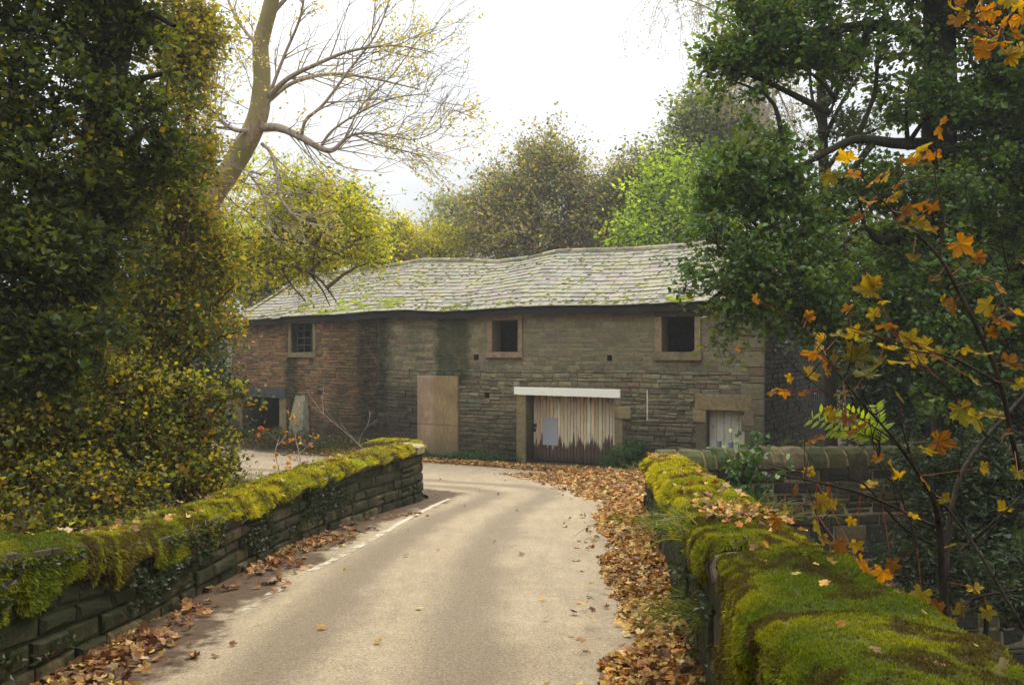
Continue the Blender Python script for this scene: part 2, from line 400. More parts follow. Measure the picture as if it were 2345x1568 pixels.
i = (np.arange(len(LE)-1)[:, None]*NU+np.arange(NU-1)[None]).ravel()
wd = np.linalg.norm(RE-LE, axis=1)[:, None]*u[None]
acc.add(np.concatenate([P2, zz[..., None]], -1).reshape(-1, 3), q=np.stack([i, i+1, i+NU+1, i+NU], 1),
        u=np.stack([wd, np.broadcast_to(lv[:, None], wd.shape), np.linalg.norm(RE-LE, axis=1)[:, None]*(1-u)[None]], -1).reshape(-1, 3))
m = M_('asphalt'); a_, l_, r_ = m.sep(m.attr('suv').outputs['Vector']); o_ = m.obj()
n1 = m.noise(70, 4, o_, .7); n2 = m.noise(1.1, 5, o_, .6); n3 = m.noise(260, 2, o_, .6); n5 = m.noise(6, 6, o_, .7)
wv = m.math('MULTIPLY', m.math('SUBTRACT', n2, .5), .45)
am = m.math('ADD', a_, wv)
def track(cx_, w_): 
    t = m.math('ABSOLUTE', m.math('SUBTRACT', am, cx_)); return m.math('SUBTRACT', 1., m.smooth(t, w_*.2, w_))
c = m.mix(m.ramp(n2, [(.3, 0.), (.7, 1.)]), (.35, .27, .17), (.435, .345, .225))
c = m.mix(m.math('MULTIPLY', track(1.2, .42), .72), c, (.17, .125, .08)); c = m.mix(m.math('MULTIPLY', track(2.3, .45), .72), c, (.18, .135, .09))
c = m.mix(m.math('MULTIPLY', m.ramp(n5, [(.35, 1.), (.6, 0.)]), .28), c, (.2, .165, .13))
c = m.mix(m.math('MULTIPLY', m.ramp(m.noise(2.2, 6, m.n('ShaderNodeMapping', {'Vector': o_, 'Scale': (2.2, .35, 1)}).outputs[0], .7), [(.45, 0.), (.7, 1.)]), .4), c, (.19, .145, .095))
c = m.mix(.95, c, m.ramp(n1, [(.32, .5), (.68, 1.4)]), 'MULTIPLY'); c = m.mix(.6, c, m.ramp(m.noise(38, 5, o_, .85), [(.32, .6), (.68, 1.35)]), 'MULTIPLY'); c = m.mix(.7, c, m.ramp(n3, [(.3, .6), (.7, 1.35)]), 'MULTIPLY')
c = m.mix(m.math('MULTIPLY', m.ramp(m.noise(24, 2, o_, .5), [(.68, 0.), (.72, 1.)]), .5), c, (.09, .07, .05))
e = m.math('ADD', m.math('MULTIPLY', n5, .7), m.math('MULTIPLY', n2, .7))
dl_ = m.math('SUBTRACT', 1., m.smooth(m.math('ADD', a_, m.math('MULTIPLY', m.math('SUBTRACT', e, .7), 1.2)), .42, .68))
dr_ = m.math('SUBTRACT', 1., m.smooth(m.math('ADD', r_, m.math('MULTIPLY', m.math('SUBTRACT', e, .7), 1.)), .18, .42))
dirt = m.mix(m.ramp(n5, [(.3, 0.), (.7, 1.)]), (.055, .032, .018), (.13, .08, .045))
dirt = m.mix(.7, dirt, m.ramp(n1, [(.3, .5), (.7, 1.5)]), 'MULTIPLY')
c = m.mix(m.math('MAXIMUM', dl_, dr_), c, dirt)
h = m.math('ADD', n1, m.math('MULTIPLY', n3, .6))
ASPH = m.surf(c, .82, m.bump(h, .45, .012), .3)
tag(acc.build('road', ASPH, smooth=True), kind='structure')

# worn white edge line
m = M_('worn_paint'); n1 = m.noise(7, 5, None, .7); n2 = m.noise(60, 3)
_, l_, w_ = m.sep(m.attr('suv').outputs['Vector'])
msk = m.ramp(m.math('ADD', m.math('MULTIPLY', n1, .7), m.math('MULTIPLY', n2, .3)), [(.50, 1.), (.56, 0.)])
wear = m.smooth(m.math('ADD', m.math('MULTIPLY', l_, .14), m.math('MULTIPLY', m.noise(3.1, 3), 1.6)), 1.72, 2.0)
al = m.math('MULTIPLY', wear, m.math('MAXIMUM', msk, m.math('MULTIPLY', m.smooth(l_, 10., 11.5), .85)))
b = m.n('ShaderNodeBsdfPrincipled', {'Base Color': (.54, .47, .35, 1), 'Roughness': .8}); tr = m.n('ShaderNodeBsdfTransparent')
x = m.n('ShaderNodeMixShader', {0: al, 1: tr.outputs[0], 2: b.outputs[0]}); m.t.links.new(x.outputs[0], m.out.inputs[0])
LINE = m.m
lp = spline([(-2.0, 4.6), (-2.0, 6), (-1.93, 7.5), (-1.67, 9.66), (-1.45, 12), (-1.2, 14.1), (-1.08, 14.8)], 90)
acc = Acc(); t = np.gradient(lp, axis=0); t /= np.linalg.norm(t, axis=1)[:, None]; nn = np.c_[t[:, 1], -t[:, 0]]
wv = .045*(1+.35*(vnoise(np.arange(90)*.8, 0, 0, 4)-.5))[:, None]
V = []
for sgn in (-1, 0, 1):
    q = lp+nn*wv*sgn
    V.append(np.c_[q, RZ(q[:, 0], q[:, 1])+.012+.03*np.sin(pi*np.clip((q[:, 0]-np.interp(q[:, 1], LE[:, 1][:80], LE[:, 0][:80]))/3.9, 0, 1))+.006])
V = np.stack(V, 1); i = (np.arange(89)[:, None]*3+np.arange(2)[None]).ravel()
acc.add(V.reshape(-1, 3), q=np.stack([i, i+1, i+4, i+3], 1), u=np.stack([np.zeros((90, 3)), np.repeat(lp[:, 1][:, None], 3, 1), np.zeros((90, 3))], -1).reshape(-1, 3))
tag(acc.build('road_marking', LINE), kind='structure')

# ------------------------------------------------------------------ stone laying
def lay(acc, path, rows, s0, s1, holes, lmin, lmax, dep, palette, bev=.012, side_off=0., sgn=1, gap=.008, warp=.0, end_clip=None):
    S0, S1, Z0, Z1 = [], [], [], []
    for z0, z1 in rows:
        iv = [(s0, s1)]
        for h0, h1, hz0, hz1 in holes:
            if min(z1, hz1)-max(z0, hz0) > .015:
                nv = []
                for a, b in iv:
                    if h1 <= a or h0 >= b: nv.append((a, b)); continue
                    if h0 > a: nv.append((a, h0))
                    if h1 < b: nv.append((h1, b))
                iv = nv
        for a, b in iv:
            s = a
            while s < b-.01:
                L = random.uniform(lmin, lmax)*(1.4 if random.random() < .12 else 1)
                e = s+L
                if b-e < lmin*.6: e = b
                hz = random.random()
                if hz < .07 and (z1-z0) > .1 and e-s > .12:
                    mz = z0+(z1-z0)*random.uniform(.4, .6); S0 += [s, s]; S1 += [e, e]; Z0 += [z0, mz]; Z1 += [mz, z1]
                else: S0.append(s); S1.append(e); Z0.append(z0); Z1.append(z1)
                s = e
    S0, S1, Z0, Z1 = map(np.array, (S0, S1, Z0, Z1)); n = len(S0)
    g = gap*RG.uniform(.5, 1.4, n)
    jz = lambda k: RG.normal(0, k, n)
    sc0, sc1, zc0, zc1 = S0+g, S1-g, Z0+g, Z1-g
    if warp:
        zw = lambda s, z: (fbm(s*.7, z*1.2, 0, 21)-.5)*warp
    else: zw = lambda s, z: 0
    D = RG.uniform(dep[0], dep[1], n)
    cor = [(sc0, zc0), (sc1, zc0), (sc1, zc1), (sc0, zc1)]
    ring = []; cs, cz = (sc0+sc1)/2, (zc0+zc1)/2
    hw, hh = (sc1-sc0)/2, (zc1-zc0)/2
    bb = np.minimum(bev, np.minimum(hw, hh)*.6)
    for (off, ins) in ((-.03, 0), (0, 0), (1, 1)):
        for a, b in ((-1, -1), (1, -1), (1, 1), (-1, 1)):
            js = jz(.004); j2 = jz(.004)
            s_ = cs+a*(hw-ins*bb*RG.uniform(.7, 1.6, n))+js; z_ = cz+b*(hh-ins*bb*RG.uniform(.7, 1.6, n))+j2
            o_ = (side_off-.03 if off < 0 else side_off+(D-bb*.8 if ins == 0 else D+RG.normal(0, .004, n)))
            ring.append((s_, z_+zw(s_, z_), o_))
    ring.append((cs+jz(.02), cz+zw(cs, cz)+jz(.008), side_off+D+RG.uniform(.0, .35, n)*np.minimum(dep[1], .03)))
    Q = []
    for s_, z_, o_ in ring: Q.append(path.map(s_, z_, o_*sgn))
    V = np.stack(Q, 1)
    U = np.stack([np.stack([r[0], r[1]+0*r[0], np.zeros(n)], -1) for r in ring], 1)
    i = np.arange(n)[:, None]*13
    q = []
    for k in range(4):
        k2 = (k+1) % 4
        q.append(np.hstack([i+k, i+k2, i+4+k2, i+4+k])); q.append(np.hstack([i+4+k, i+4+k2, i+8+k2, i+8+k]))
    t = [np.hstack([i+8+k, i+8+(k+1) % 4, i+12]) for k in range(4)]
    q = np.concatenate(q); t = np.concatenate(t)
    if sgn < 0: q = q[:, ::-1]; t = t[:, ::-1]
    col = pal(n, palette, .2)
    acc.add(V.reshape(-1, 3), q=q, t=t, c=np.repeat(col, 13, 0), u=U.reshape(-1, 3))
def mkrows(z0, z1, a, b):
    r = []; z = z0
    while z < z1-1e-3:
        h = random.uniform(a, b) if not callable(a) else a(z)*random.uniform(.85, 1.18)
        e = z+h
        if z1-e < .05: e = z1
        r.append((z, e)); z = e
    return r

# ------------------------------------------------------------------ the barn
Jp = np.array([-4.26, 27.07]); uR = np.array([1, -.57])/math.hypot(1, .57); uL = np.array([1, -.75])/1.25
Apt = np.array([6.23, 21.09]); Cpt = np.array([-10.4, 31.7])
LR = np.linalg.norm(Apt-Jp); LL = np.linalg.norm(Cpt-Jp)
class Barn(Path):
    def xy(s, q, off=0):
        q = np.asarray(q, float); L = q < 0
        ux, uy = np.where(L, uL[0], uR[0]), np.where(L, uL[1], uR[1])
        return Jp[0]+q*ux+uy*off, Jp[1]+q*uy-ux*off
BW = Barn([tuple(Cpt), tuple(Jp), tuple(Apt)], side=1)
GB = -1.72
def wp(px, py=None, left=False):         # photo x -> s along wall ; with y -> z
    k = (px-CX)/F; u_ = uL if left else uR
    s = (Jp[0]-k*Jp[1])/(k*u_[1]-u_[0]); d = Jp[1]+s*u_[1]
    if py is None: return s
    return s, EYE-(py-HY)/F*d
def rect(x0, x1, y0, y1, left=False):
    s0, s1 = wp(x0, None, left), wp(x1, None, left); xm = (x0+x1)/2
    return [s0, s1, wp(xm, y1, left)[1], wp(xm, y0, left)[1]]
H_w1 = rect(1128, 1187, 733, 806); H_w2 = rect(1516, 1591, 725, 806); H_g = rect(1205, 1408, 903, 1075)
H_d = rect(1618, 1705, 940, 1100); H_w0 = rect(668, 718, 739, 807, True); H_o = rect(556, 642, 908, 1010, True)
H_g[2] = H_d[2] = H_o[2] = GB
slots = [rect(x-6, x+6, y-7, y+7, l) for x, y, l in ((1090, 818, 0), (1395, 820, 0), (1725, 820, 0), (1115, 905, 0), (1736, 922, 0), (733, 900, 1))]
holes = [H_w1, H_w2, H_g, H_d, H_w0, H_o]+slots
barn = thing('stone_barn', 'long derelict two-storey stone barn with sagging mossy slate roof beside the road bend', 'barn', (float(Jp[0]), float(Jp[1]), GB))
def eaveZ(s): return 2.80+np.where(np.asarray(s) < 0, s*.017*1.0, 0.)+.0*np.asarray(s)
ETOP = 2.78
# backing wall with openings (front skin, back skin, reveals)
TH = .45
acc = Acc(); ex = []
cs = sorted(set([-LL, 0, LR]+[h[0] for h in holes]+[h[1] for h in holes])); cz = sorted(set([GB-.3, ETOP-.02]+[h[2] for h in holes]+[h[3] for h in holes]))
MORT = (.27, .23, .155)
for a, b in zip(cs[:-1], cs[1:]):
    for c0, c1 in zip(cz[:-1], cz[1:]):
        ms, mz = (a+b)/2, (c0+c1)/2
        if any(h[0] < ms < h[1] and h[2] < mz < h[3] for h in holes): continue
        aa, bb_ = (a+1e-6, b-1e-6) if ms > 0 else (a+1e-6, b-1e-6)
        t0, t1 = c0, c1
        if c1 > 2 and ms < 0: t1 = c1-.16*0
        for off, fl in ((0, 0), (-TH, 1)):
            v = [BW.map(s_, z_, off) for s_, z_ in ((aa, t0), (bb_, t0), (bb_, t1), (aa, t1))]
            acc.add(v, q=[(0, 1, 2, 3) if not fl else (3, 2, 1, 0)], c=MORT, u=[(aa, t0, 0), (bb_, t0, 0), (bb_, t1, 0), (aa, t1, 0)])
for h in holes:
    a, b, c0, c1 = h; a += 1e-6; b -= 1e-6
    for (p, q) in (((a, c0), (a, c1)), ((b, c1), (b, c0)), ((a, c1), (b, c1)), ((b, c0), (a, c0))):
        v = [BW.map(p[0], p[1], 0), BW.map(q[0], q[1], 0), BW.map(q[0], q[1], -TH), BW.map(p[0], p[1], -TH)]
        acc.add(v, q=[(0, 1, 2, 3)], c=np.array((.17, .14, .09)), u=[(p[0], p[1], 0), (q[0], q[1], 0), (q[0], q[1], 0), (p[0], p[1], 0)])
PB_R = [(.19, .165, .10, 3), (.22, .19, .115, 3), (.165, .15, .095, 3), (.15, .125, .085, 2), (.25, .215, .135, 1), (.125, .12, .085, 1), (.18, .13, .09, .7)]
PB_L = [(.23, .13, .065, 3), (.28, .165, .08, 3), (.17, .10, .06, 2), (.19, .16, .08, 1), (.13, .09, .06, 1)]
rows = mkrows(GB-.2, 0.95, .085, .15); rows_u = mkrows(.95, ETOP-.06, .115, .15)
lay(acc, BW, rows, 0.02, LR, holes, .14, .42, (.012, .055), PB_R, .016, gap=.006, warp=.10)
lay(acc, BW, rows_u, 0.02, LR, holes, .18, .42, (.004, .012), PB_R, .007, gap=.006, warp=.06)
lay(acc, BW, mkrows(GB-.2, ETOP-.16, .075, .12), -LL, -.02, holes, .14, .40, (.012, .045), PB_L, .014, gap=.005, warp=.14)
for i_ in range(11):      # quoins at the right corner
    z0 = GB+i_*.4; L_ = .55 if i_ % 2 else .34
    lay(acc, BW, [(z0, z0+.4)], LR-L_, LR+.03, [], L_, L_+.01, (.055, .065), [(.19, .155, .095, 1)], .02, gap=.006)
wall = acc.build('wall', STONE_BARN, barn)
# gable ends, back wall
nR = np.array([-uR[1], uR[0]]); nL = np.array([-uL[1], uL[0]]); DEP = 6.3
RZd = 4.70
class Gab(Path):
    def __init__(s, o, dx, sg): s.o, s.dx, s.sg = np.array(o), np.array(dx), sg; s.zb = None
    def xy(s, q, off=0):
        nrm = np.array([s.dx[1], -s.dx[0]])*s.sg
        return s.o[0]+q*s.dx[0]+nrm[0]*off, s.o[1]+q*s.dx[1]+nrm[1]*off
def gable(o, d_, sg):
    acc = Acc(); G = Gab(o, d_, sg)
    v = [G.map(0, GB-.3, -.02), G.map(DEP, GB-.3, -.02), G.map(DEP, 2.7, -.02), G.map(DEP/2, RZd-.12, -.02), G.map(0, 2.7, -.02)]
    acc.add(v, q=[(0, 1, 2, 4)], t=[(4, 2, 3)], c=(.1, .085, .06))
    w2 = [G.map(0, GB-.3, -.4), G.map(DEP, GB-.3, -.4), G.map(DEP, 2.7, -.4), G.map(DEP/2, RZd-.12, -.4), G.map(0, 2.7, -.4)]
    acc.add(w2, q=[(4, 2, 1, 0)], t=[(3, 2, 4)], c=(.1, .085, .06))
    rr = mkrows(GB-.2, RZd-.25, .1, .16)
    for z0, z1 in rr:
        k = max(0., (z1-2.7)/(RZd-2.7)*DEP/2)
        if DEP-2*k > .4: lay(acc, G, [(z0, z1)], k+.01, DEP-k-.01, [], .18, .42, (.01, .04), [(.03, .027, .022, 1), (.04, .033, .025, 1), (.024, .021, .018, 1)], .016)  # gable stones coloured near black, the shade of that side included
    return acc.build('gable_wall', STONE_DRESSED, barn)
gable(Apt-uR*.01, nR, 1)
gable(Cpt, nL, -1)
acc = Acc()
bk = [Cpt+nL*DEP, Jp+(nR+nL)/2*DEP, Apt+nR*DEP-uR*.06]
for a, b in zip(bk[:-1], bk[1:]):
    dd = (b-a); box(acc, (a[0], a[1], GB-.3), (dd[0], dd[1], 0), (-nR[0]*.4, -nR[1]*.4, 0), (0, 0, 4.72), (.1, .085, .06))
acc.build('rear_wall', STONE_DRESSED, barn)
# dark timber lean-to beyond the gable
acc = Acc(); o = Apt+nR*(DEP+.01)-uR*.02; 
for k in range(16):
    p = o+nR*(.17*k); box(acc, (p[0], p[1], GB-.3), tuple(nR*.16)+(0,), tuple(uR*.03*(1+k % 2*.4))+(0,), (0, 0, 3.7-.05*k), (1, 1, 1))
acc.build('lean_to', BLACKWOOD, barn)
# ---- roof
OV = .28
def roof_pt(s, t, lift=0, back=0):
    s = np.asarray(s, float); t = np.asarray(t, float)
    s, t = np.broadcast_arrays(s, t)
    bl = sstep(-1.6, 1.6, s)
    nx = nL[0]*(1-bl)+nR[0]*bl; ny = nL[1]*(1-bl)+nR[1]*bl; nn_ = np.hypot(nx, ny); nx, ny = nx/nn_, ny/nn_
    ux, uy = ny, -nx
    bx = Jp[0]+np.where(s < 0, s*uL[0], s*uR[0]); by = Jp[1]+np.where(s < 0, s*uL[1], s*uR[1])
    h = -OV+(DEP/2+OV)*t
    rz = np.interp(s, [-8.5, -6, -3.2, -.9, 1.6, 2.6, 3.6, 4.9, 7, 9.2, 10.6, 12.4], [4.52, 4.50, 4.55, 4.70, 4.56, 4.46, 4.50, 4.70, 4.62, 4.62, 4.73, 4.73])
    ez = 2.72+np.where(s < 0, s*.019, 0)-.05*np.exp(-((s-2.6)/1.2)**2)+.02*np.sin(s*1.3)
    z = ez+(rz-ez)*t-.13*np.sin(pi*t)*(.6+.4*np.sin(s*.9+1))+.045*(fbm(s*.55, t*2.2, 0, 31)-.5)*2*sstep(0, .25, t)*(1-.4*t)
    nz_ = .86; 
    return np.stack([bx+nx*h-nx*lift*.5, by+ny*h-ny*lift*.5, z+lift*nz_], -1)
acc = Acc(); courses = []; t = 0.; hC = .085
while t < .985:
    e = min(1., t+hC); courses.append((t, e)); t = e; hC = max(.05, hC*.965)
SA, SB = -LL-.12, LR+.3
nSl = 0
PS = [(.255, .232, .19, 4), (.28, .255, .205, 4), (.23, .205, .185, 2), (.26, .235, .165, 2), (.18, .165, .14, .8)]
for ci, (t0, t1) in enumerate(courses):
    s = SA-random.uniform(0, .25)
    wsl = .42-.012*ci
    rows_ = []
    while s < SB:
        L = wsl*random.uniform(.6, 1.35); a, b = max(s, SA), min(s+L, SB)
        if b-a > .04: rows_.append((a, b))
        s += L
    R = np.array(rows_); n = len(R); a, b = R[:, 0]+.007, R[:, 1]-.007
    tb = np.minimum(t1+.03, 1.0); jt = RG.normal(0, .004, n)-(RG.random(n) < .03)*RG.uniform(0, .02, n)
    lo = .030+RG.uniform(0, .02, n); hi = .010
    g = lambda s_, t_, l_: roof_pt(s_, t_, l_)
    V = np.stack([g(a, t0+jt, lo), g(b, t0+jt+RG.normal(0, .002, n), lo), g(b, tb+0*a, hi), g(a, tb+0*a, hi),
                  g(a, t0+jt, lo-.026), g(b, t0+jt, lo-.026)], 1)
    i = np.arange(n)[:, None]*6
    q = np.concatenate([i+np.array([[0, 1, 2, 3]]), i+np.array([[4, 5, 1, 0]])]); tt = np.concatenate([i+np.array([[4, 0, 3]]), i+np.array([[5, 2, 1]])])
    acc.add(V.reshape(-1, 3), q=q, t=tt, c=np.repeat(pal(n, PS, .09), 6, 0))
# under layer + rear slope
gs = np.linspace(SA, SB, 120); gt = np.linspace(0.005, 1, 10)
A, B = np.meshgrid(gs, gt); V = roof_pt(A, B, -.02); i = (np.arange(9)[:, None]*120+np.arange(119)[None]).ravel()
acc.add(V.reshape(-1, 3), q=np.stack([i, i+1, i+121, i+120], 1), c=(.05, .04, .035))
top = roof_pt(gs, np.ones(120), 0); bl = sstep(-1.6, 1.6, gs); nn_ = nL[None]*(1-bl)[:, None]+nR[None]*bl[:, None]; nn_ /= np.linalg.norm(nn_, axis=1)[:, None]
bot = top.copy(); bot[:, :2] += nn_*(DEP/2+OV); bot[:, 2] = 2.62
acc.add(np.concatenate([top, bot]), q=np.stack([np.arange(119), np.arange(119)+120, np.arange(119)+121, np.arange(119)+1], 1), c=(.3, .27, .25))
roof = acc.build('roof', SLATE, barn)
# ridge stones
acc = Acc(); s = SA
while s < SB-.05:
    L = random.uniform(.45, .62); e = min(s+L, SB); k = 7; jz_ = random.uniform(-.012, .02)
    vv = []
    for q_ in (s+.006, e-.006):
        p = roof_pt(q_, 1., 0); bl_ = float(sstep(-1.6, 1.6, q_)); nd = nL*(1-bl_)+nR*bl_; nd /= np.linalg.norm(nd)
        for a_ in np.linspace(-.1, pi+.1, k):
            vv.append((p[0]-nd[0]*math.cos(a_)*.15, p[1]-nd[1]*math.cos(a_)*.15, p[2]-.03+jz_+.11*math.sin(a_)))
    q = [(j, j+1, k+j+1, k+j) for j in range(k-1)]
    acc.add(vv, q=q, c=pal(1, [(.30, .26, .19, 1), (.22, .19, .13, 1), (.34, .30, .17, 1)])[0]); s = e
acc.build('ridge_tiles', STONE_DRESSED, roof)
# moss cushions on the slates
acc = Acc(); accb = Acc()
def dome(acc, c, rx, ry, h, ex, ey, ez, col, k=7):
    vs = [c+ez*h]; 
    for rr_, hh_ in ((.55, .8), (1., 0.)):
        for j in range(k):
            a_ = j/k*2*pi; r_ = rr_*random.uniform(.75, 1.2)
            vs.append(c+ex*rx*r_*math.cos(a_)+ey*ry*r_*math.sin(a_)+ez*h*hh_*random.uniform(.7, 1.2)-(ez*.01 if hh_ == 0 else 0))
    t = [(0, 1+j, 1+(j+1) % k) for j in range(k)]; q = [(1+j, 1+k+j, 1+k+(j+1) % k, 1+(j+1) % k) for j in range(k)]
    acc.add(vs, q=q, t=t, c=col)
zc = []
for i_ in range(6500):
    s = random.uniform(SA, SB); t = random.random()
    lw = math.exp(-((s+1.2)/2.8)**2)*(1.5 if t < .38 else .25)+.13+(.35 if (t < .12 or t > .95) else 0)+.55*math.exp(-((s-2.0)/.7)**2)*(t < .3)
    if vnoise(s*1.2, t*5, 0, 77) < .40: lw *= .2
    if random.random() > lw: continue
    p = roof_pt(s, t, .03); ex = roof_pt(s+.1, t, .03)-p; ey = roof_pt(s, min(t+.03, 1.), .03)-roof_pt(s, min(t+.03, 1.)-.03, .03)
    ex /= np.linalg.norm(ex); ey /= np.linalg.norm(ey); ez = np.cross(ex, ey); ez *= np.sign(ez[2])
    big = 2.6 if (random.random() < .12 and lw > .5) else 1
    r = random.uniform(.022, .06)*big
    yl = random.random(); colr = np.array((.20, .22, .02))*yl+np.array((.085, .075, .03))*(1-yl)
    if s > -3.5 and s < 0.5 and t < .4: colr = colr*.6+np.array((.26, .30, .02))*.5
    dome(acc, p, r*random.uniform(1, 2.0), r, r*.5, ex, ey, ez, colr)
for s_, t_, r_ in ((9.95, .03, .17), (9.8, .05, .12), (-1.6, .1, .16), (-1.3, .2, .14), (-2.4, .24, .17), (-.8, .13, .1), (.5, .08, .12)):
    for j in range(6):
        p = roof_pt(s_+random.uniform(-.15, .15), t_+random.uniform(-.02, .02), .03); ex = np.array([uR[0], uR[1], 0.]); ey = np.array([nR[0]*.85, nR[1]*.85, .5]); ez = np.array([-nR[0]*.5, -nR[1]*.5, .85])
        dome(acc, p, r_*.8, r_*.5, .06, ex, ey, ez, (.25, .32, .02), 9)
acc.build('roof_moss', MOSSG, roof, smooth=True)
# eaves board and gutter, blackened to include the soffit shadow
acc = Acc()
es = np.linspace(SA, SB-.1, 90)
for a, b in zip(es[:-1], es[1:]):
    p, q = roof_pt(a, 0.01, 0), roof_pt(b, .01, 0)
    dn = nR if a > 0 else nL
    for o1, z1, z2, w_ in ((.02, -.21, -.055, .05), (.02, -.05, -.03, .24)):
        box(acc, p+np.array([dn[0]*o1, dn[1]*o1, z1]), q-p, (dn[0]*w_, dn[1]*w_, 0), (0, 0, z2-z1), (1, 1, 1))
acc.build('eaves_shadow_board', BLACKWOOD, barn)

# ---- dressed stone around openings; windows and doors
DS = [(.25, .19, .11, 2), (.22, .165, .095, 2), (.28, .21, .12, 1)]
def block(acc, s0, s1, z0, z1, prj=.06, back=-.2, col=None):
    col = col if col is not None else pal(1, DS, .12)[0]
    e = .012; v = []; us = []
    for off, ins in ((back, 0), (prj-.012, 0), (prj, e)):
        for a, b in ((s0+ins, z0+ins), (s1-ins, z0+ins), (s1-ins, z1-ins), (s0+ins, z1-ins)):
            v.append(BW.map(a, b, off)); us.append((a, b, 0))
    q = []
    for k in range(4):
        k2 = (k+1) % 4; q += [(k, k2, 4+k2, 4+k), (4+k, 4+k2, 8+k2, 8+k)]
    q.append((8, 9, 10, 11)); acc.add(v, q=q, c=col, u=us)
def window_at(H, label, bars=0, jl=.16, jr=.14, sill=.17, lint=.17, cl=None, cd=None):
    wn = thing('window', None, None, (0, 0, 0)); wn.parent = barn; wn.location = -parent_loc(barn)
    if label: wn['label'] = label
    a, b, c0, c1 = H
    ac = Acc(); block(ac, a-jl, a, c0+.003, c1-.003, .062, col=cl); ac.build('jamb', STONE_DRESSED, wn)
    ac = Acc(); block(ac, b, b+jr, c0+.003, c1-.003, .060); ac.build('jamb', STONE_DRESSED, wn)
    ac = Acc(); block(ac, a-jl-.03, b+jr+.03, c0-sill, c0, .09); ac.build('sill', STONE_DRESSED, wn)
    ac = Acc(); block(ac, a-jl-.02, b+jr+.02, c1, c1+lint, .058, col=cd); ac.build('lintel', STONE_DRESSED, wn)
    if bars:
        ac = Acc(); n = 3
        for k in range(n+1):
            s = a+.03+(b-a-.06)*k/n
            p = BW.map(s, c0, -.2); box(ac, p, tuple(uL*.03)+(0,), tuple(nL*.03)+(0,), (0, 0, c1-c0))
        for k in range(5):
            z = c0+(c1-c0-.03)*k/4; p = BW.map(a, z, -.196); box(ac, p, tuple(uL*(b-a))+(0,), tuple(nL*.022)+(0,), (0, 0, .026))
        ac.build('window_bars', m_simple('old_paint_grey', (.10, .10, .10)), wn)
    return wn
window_at(H_w1, 'open unglazed window hole above the white beam', cl=(.28, .18, .11), jl=.17)
window_at(H_w2, 'open unglazed window hole near the barn right end, partly behind leaves', jl=.19, jr=.16, sill=.22, lint=.16, cd=(.09, .075, .05))
window_at(H_w0, 'small barred window at the barn left end', bars=1, jl=.14, jr=.15)
# plywood over a doorway
B_ = rect(960, 1052, 860, 1043)
m = M_('plywood'); v_ = m.n('ShaderNodeMapping', {'Vector': m.obj(), 'Scale': (1, 1, .3)}).outputs[0]
s_, z_, _ = m.sep(m.attr('suv').outputs['Vector'])
n1 = m.noise(14, 6, v_, .7); n2 = m.noise(1.6, 4); n3 = m.noise(60, 3)
c = m.mix(m.smooth(m.math('ADD', s_, m.math('MULTIPLY', n1, .35)), B_[0]+.62, B_[0]+.9), (.42, .30, .20), (.31, .225, .11))
c = m.mix(.8, c, m.ramp(n1, [(.3, .6), (.7, 1.25)]), 'MULTIPLY'); c = m.mix(m.ramp(n2, [(.45, 0.), (.65, .55)]), c, (.16, .105, .07))
c = m.mix(m.math('MULTIPLY', m.math('SUBTRACT', 1., m.smooth(m.math('ADD', z_, m.math('MULTIPLY', n2, .9)), -1.6, -.2)), .8), c, (.10, .08, .045))
c = m.mix(.5, c, m.ramp(n3, [(.3, .6), (.7, 1.3)]), 'MULTIPLY')
PLY = m.surf(c, .85, m.bump(n3, .3, .005), .2)
acc = Acc(); block(acc, B_[0], B_[1], GB+.98, B_[3], .12, -.0, (1, 1, 1)); block(acc, B_[0], B_[1], GB+.06, GB+.975, .115, -.0, (1, 1, 1))
acc.build('boarded_door', PLY, barn)
# garage doorway
gp = thing('double_door', None, None); gp.parent = barn; gp.location = -parent_loc(barn); gp['label'] = 'wide plank door with peeling cream paint under the white beam'
a, b, c0, c1 = H_g
m = M_('peeling_planks'); s_, z_, _ = m.sep(m.attr('suv').outputs['Vector']); cc = m.attr().outputs['Color']
o_ = m.obj(); v_ = m.n('ShaderNodeCombineXYZ', {0: m.math('MULTIPLY', s_, 7.), 1: m.math('MULTIPLY', z_, 1.1), 2: 0.}).outputs[0]
n1 = m.noise(1.3, 5, v_, .65); n2 = m.noise(5, 4, v_, .7); n3 = m.noise(3.5, 5, v_, .75)
v2 = m.n('ShaderNodeCombineXYZ', {0: m.math('MULTIPLY', s_, 9.), 1: m.math('MULTIPLY', z_, .5), 2: 0.}).outputs[0]
n4 = m.noise(1.1, 5, v2, .7)
paint = m.mix(.5, cc, m.ramp(n2, [(.3, .72), (.7, 1.12)]), 'MULTIPLY')
paint = m.mix(m.ramp(n1, [(.48, 0.), (.66, .65)]), paint, (.44, .29, .15))
bare = m.mix(n2, (.05, .032, .026), (.13, .085, .06))
thr = m.math('ADD', m.math('MULTIPLY', m.math('SUBTRACT', n4, .5), 1.9), m.math('ADD', z_, .0))
low = m.math('SUBTRACT', 1., m.smooth(thr, -1.17, -1.02))
hi = m.smooth(m.math('ADD', z_, m.math('MULTIPLY', m.math('SUBTRACT', n4, .5), 1.6)), .0, .33)
c = m.mix(low, paint, bare); c = m.mix(m.math('MULTIPLY', hi, .8), c, (.13, .085, .05))
c = m.mix(m.math('MULTIPLY', m.ramp(n3, [(.6, 0.), (.66, 1.)]), .8), c, (.22, .14, .08))
c = m.mix(m.math('MULTIPLY', m.math('SUBTRACT', 1., m.smooth(z_, -1.7, -1.35)), .6), c, (.02, .02, .02))
PLANK = m.surf(c, .8, m.bump(n2, .3, .005), .25)
acc = Acc(); s = a+.02; k = 0; RC = -.40
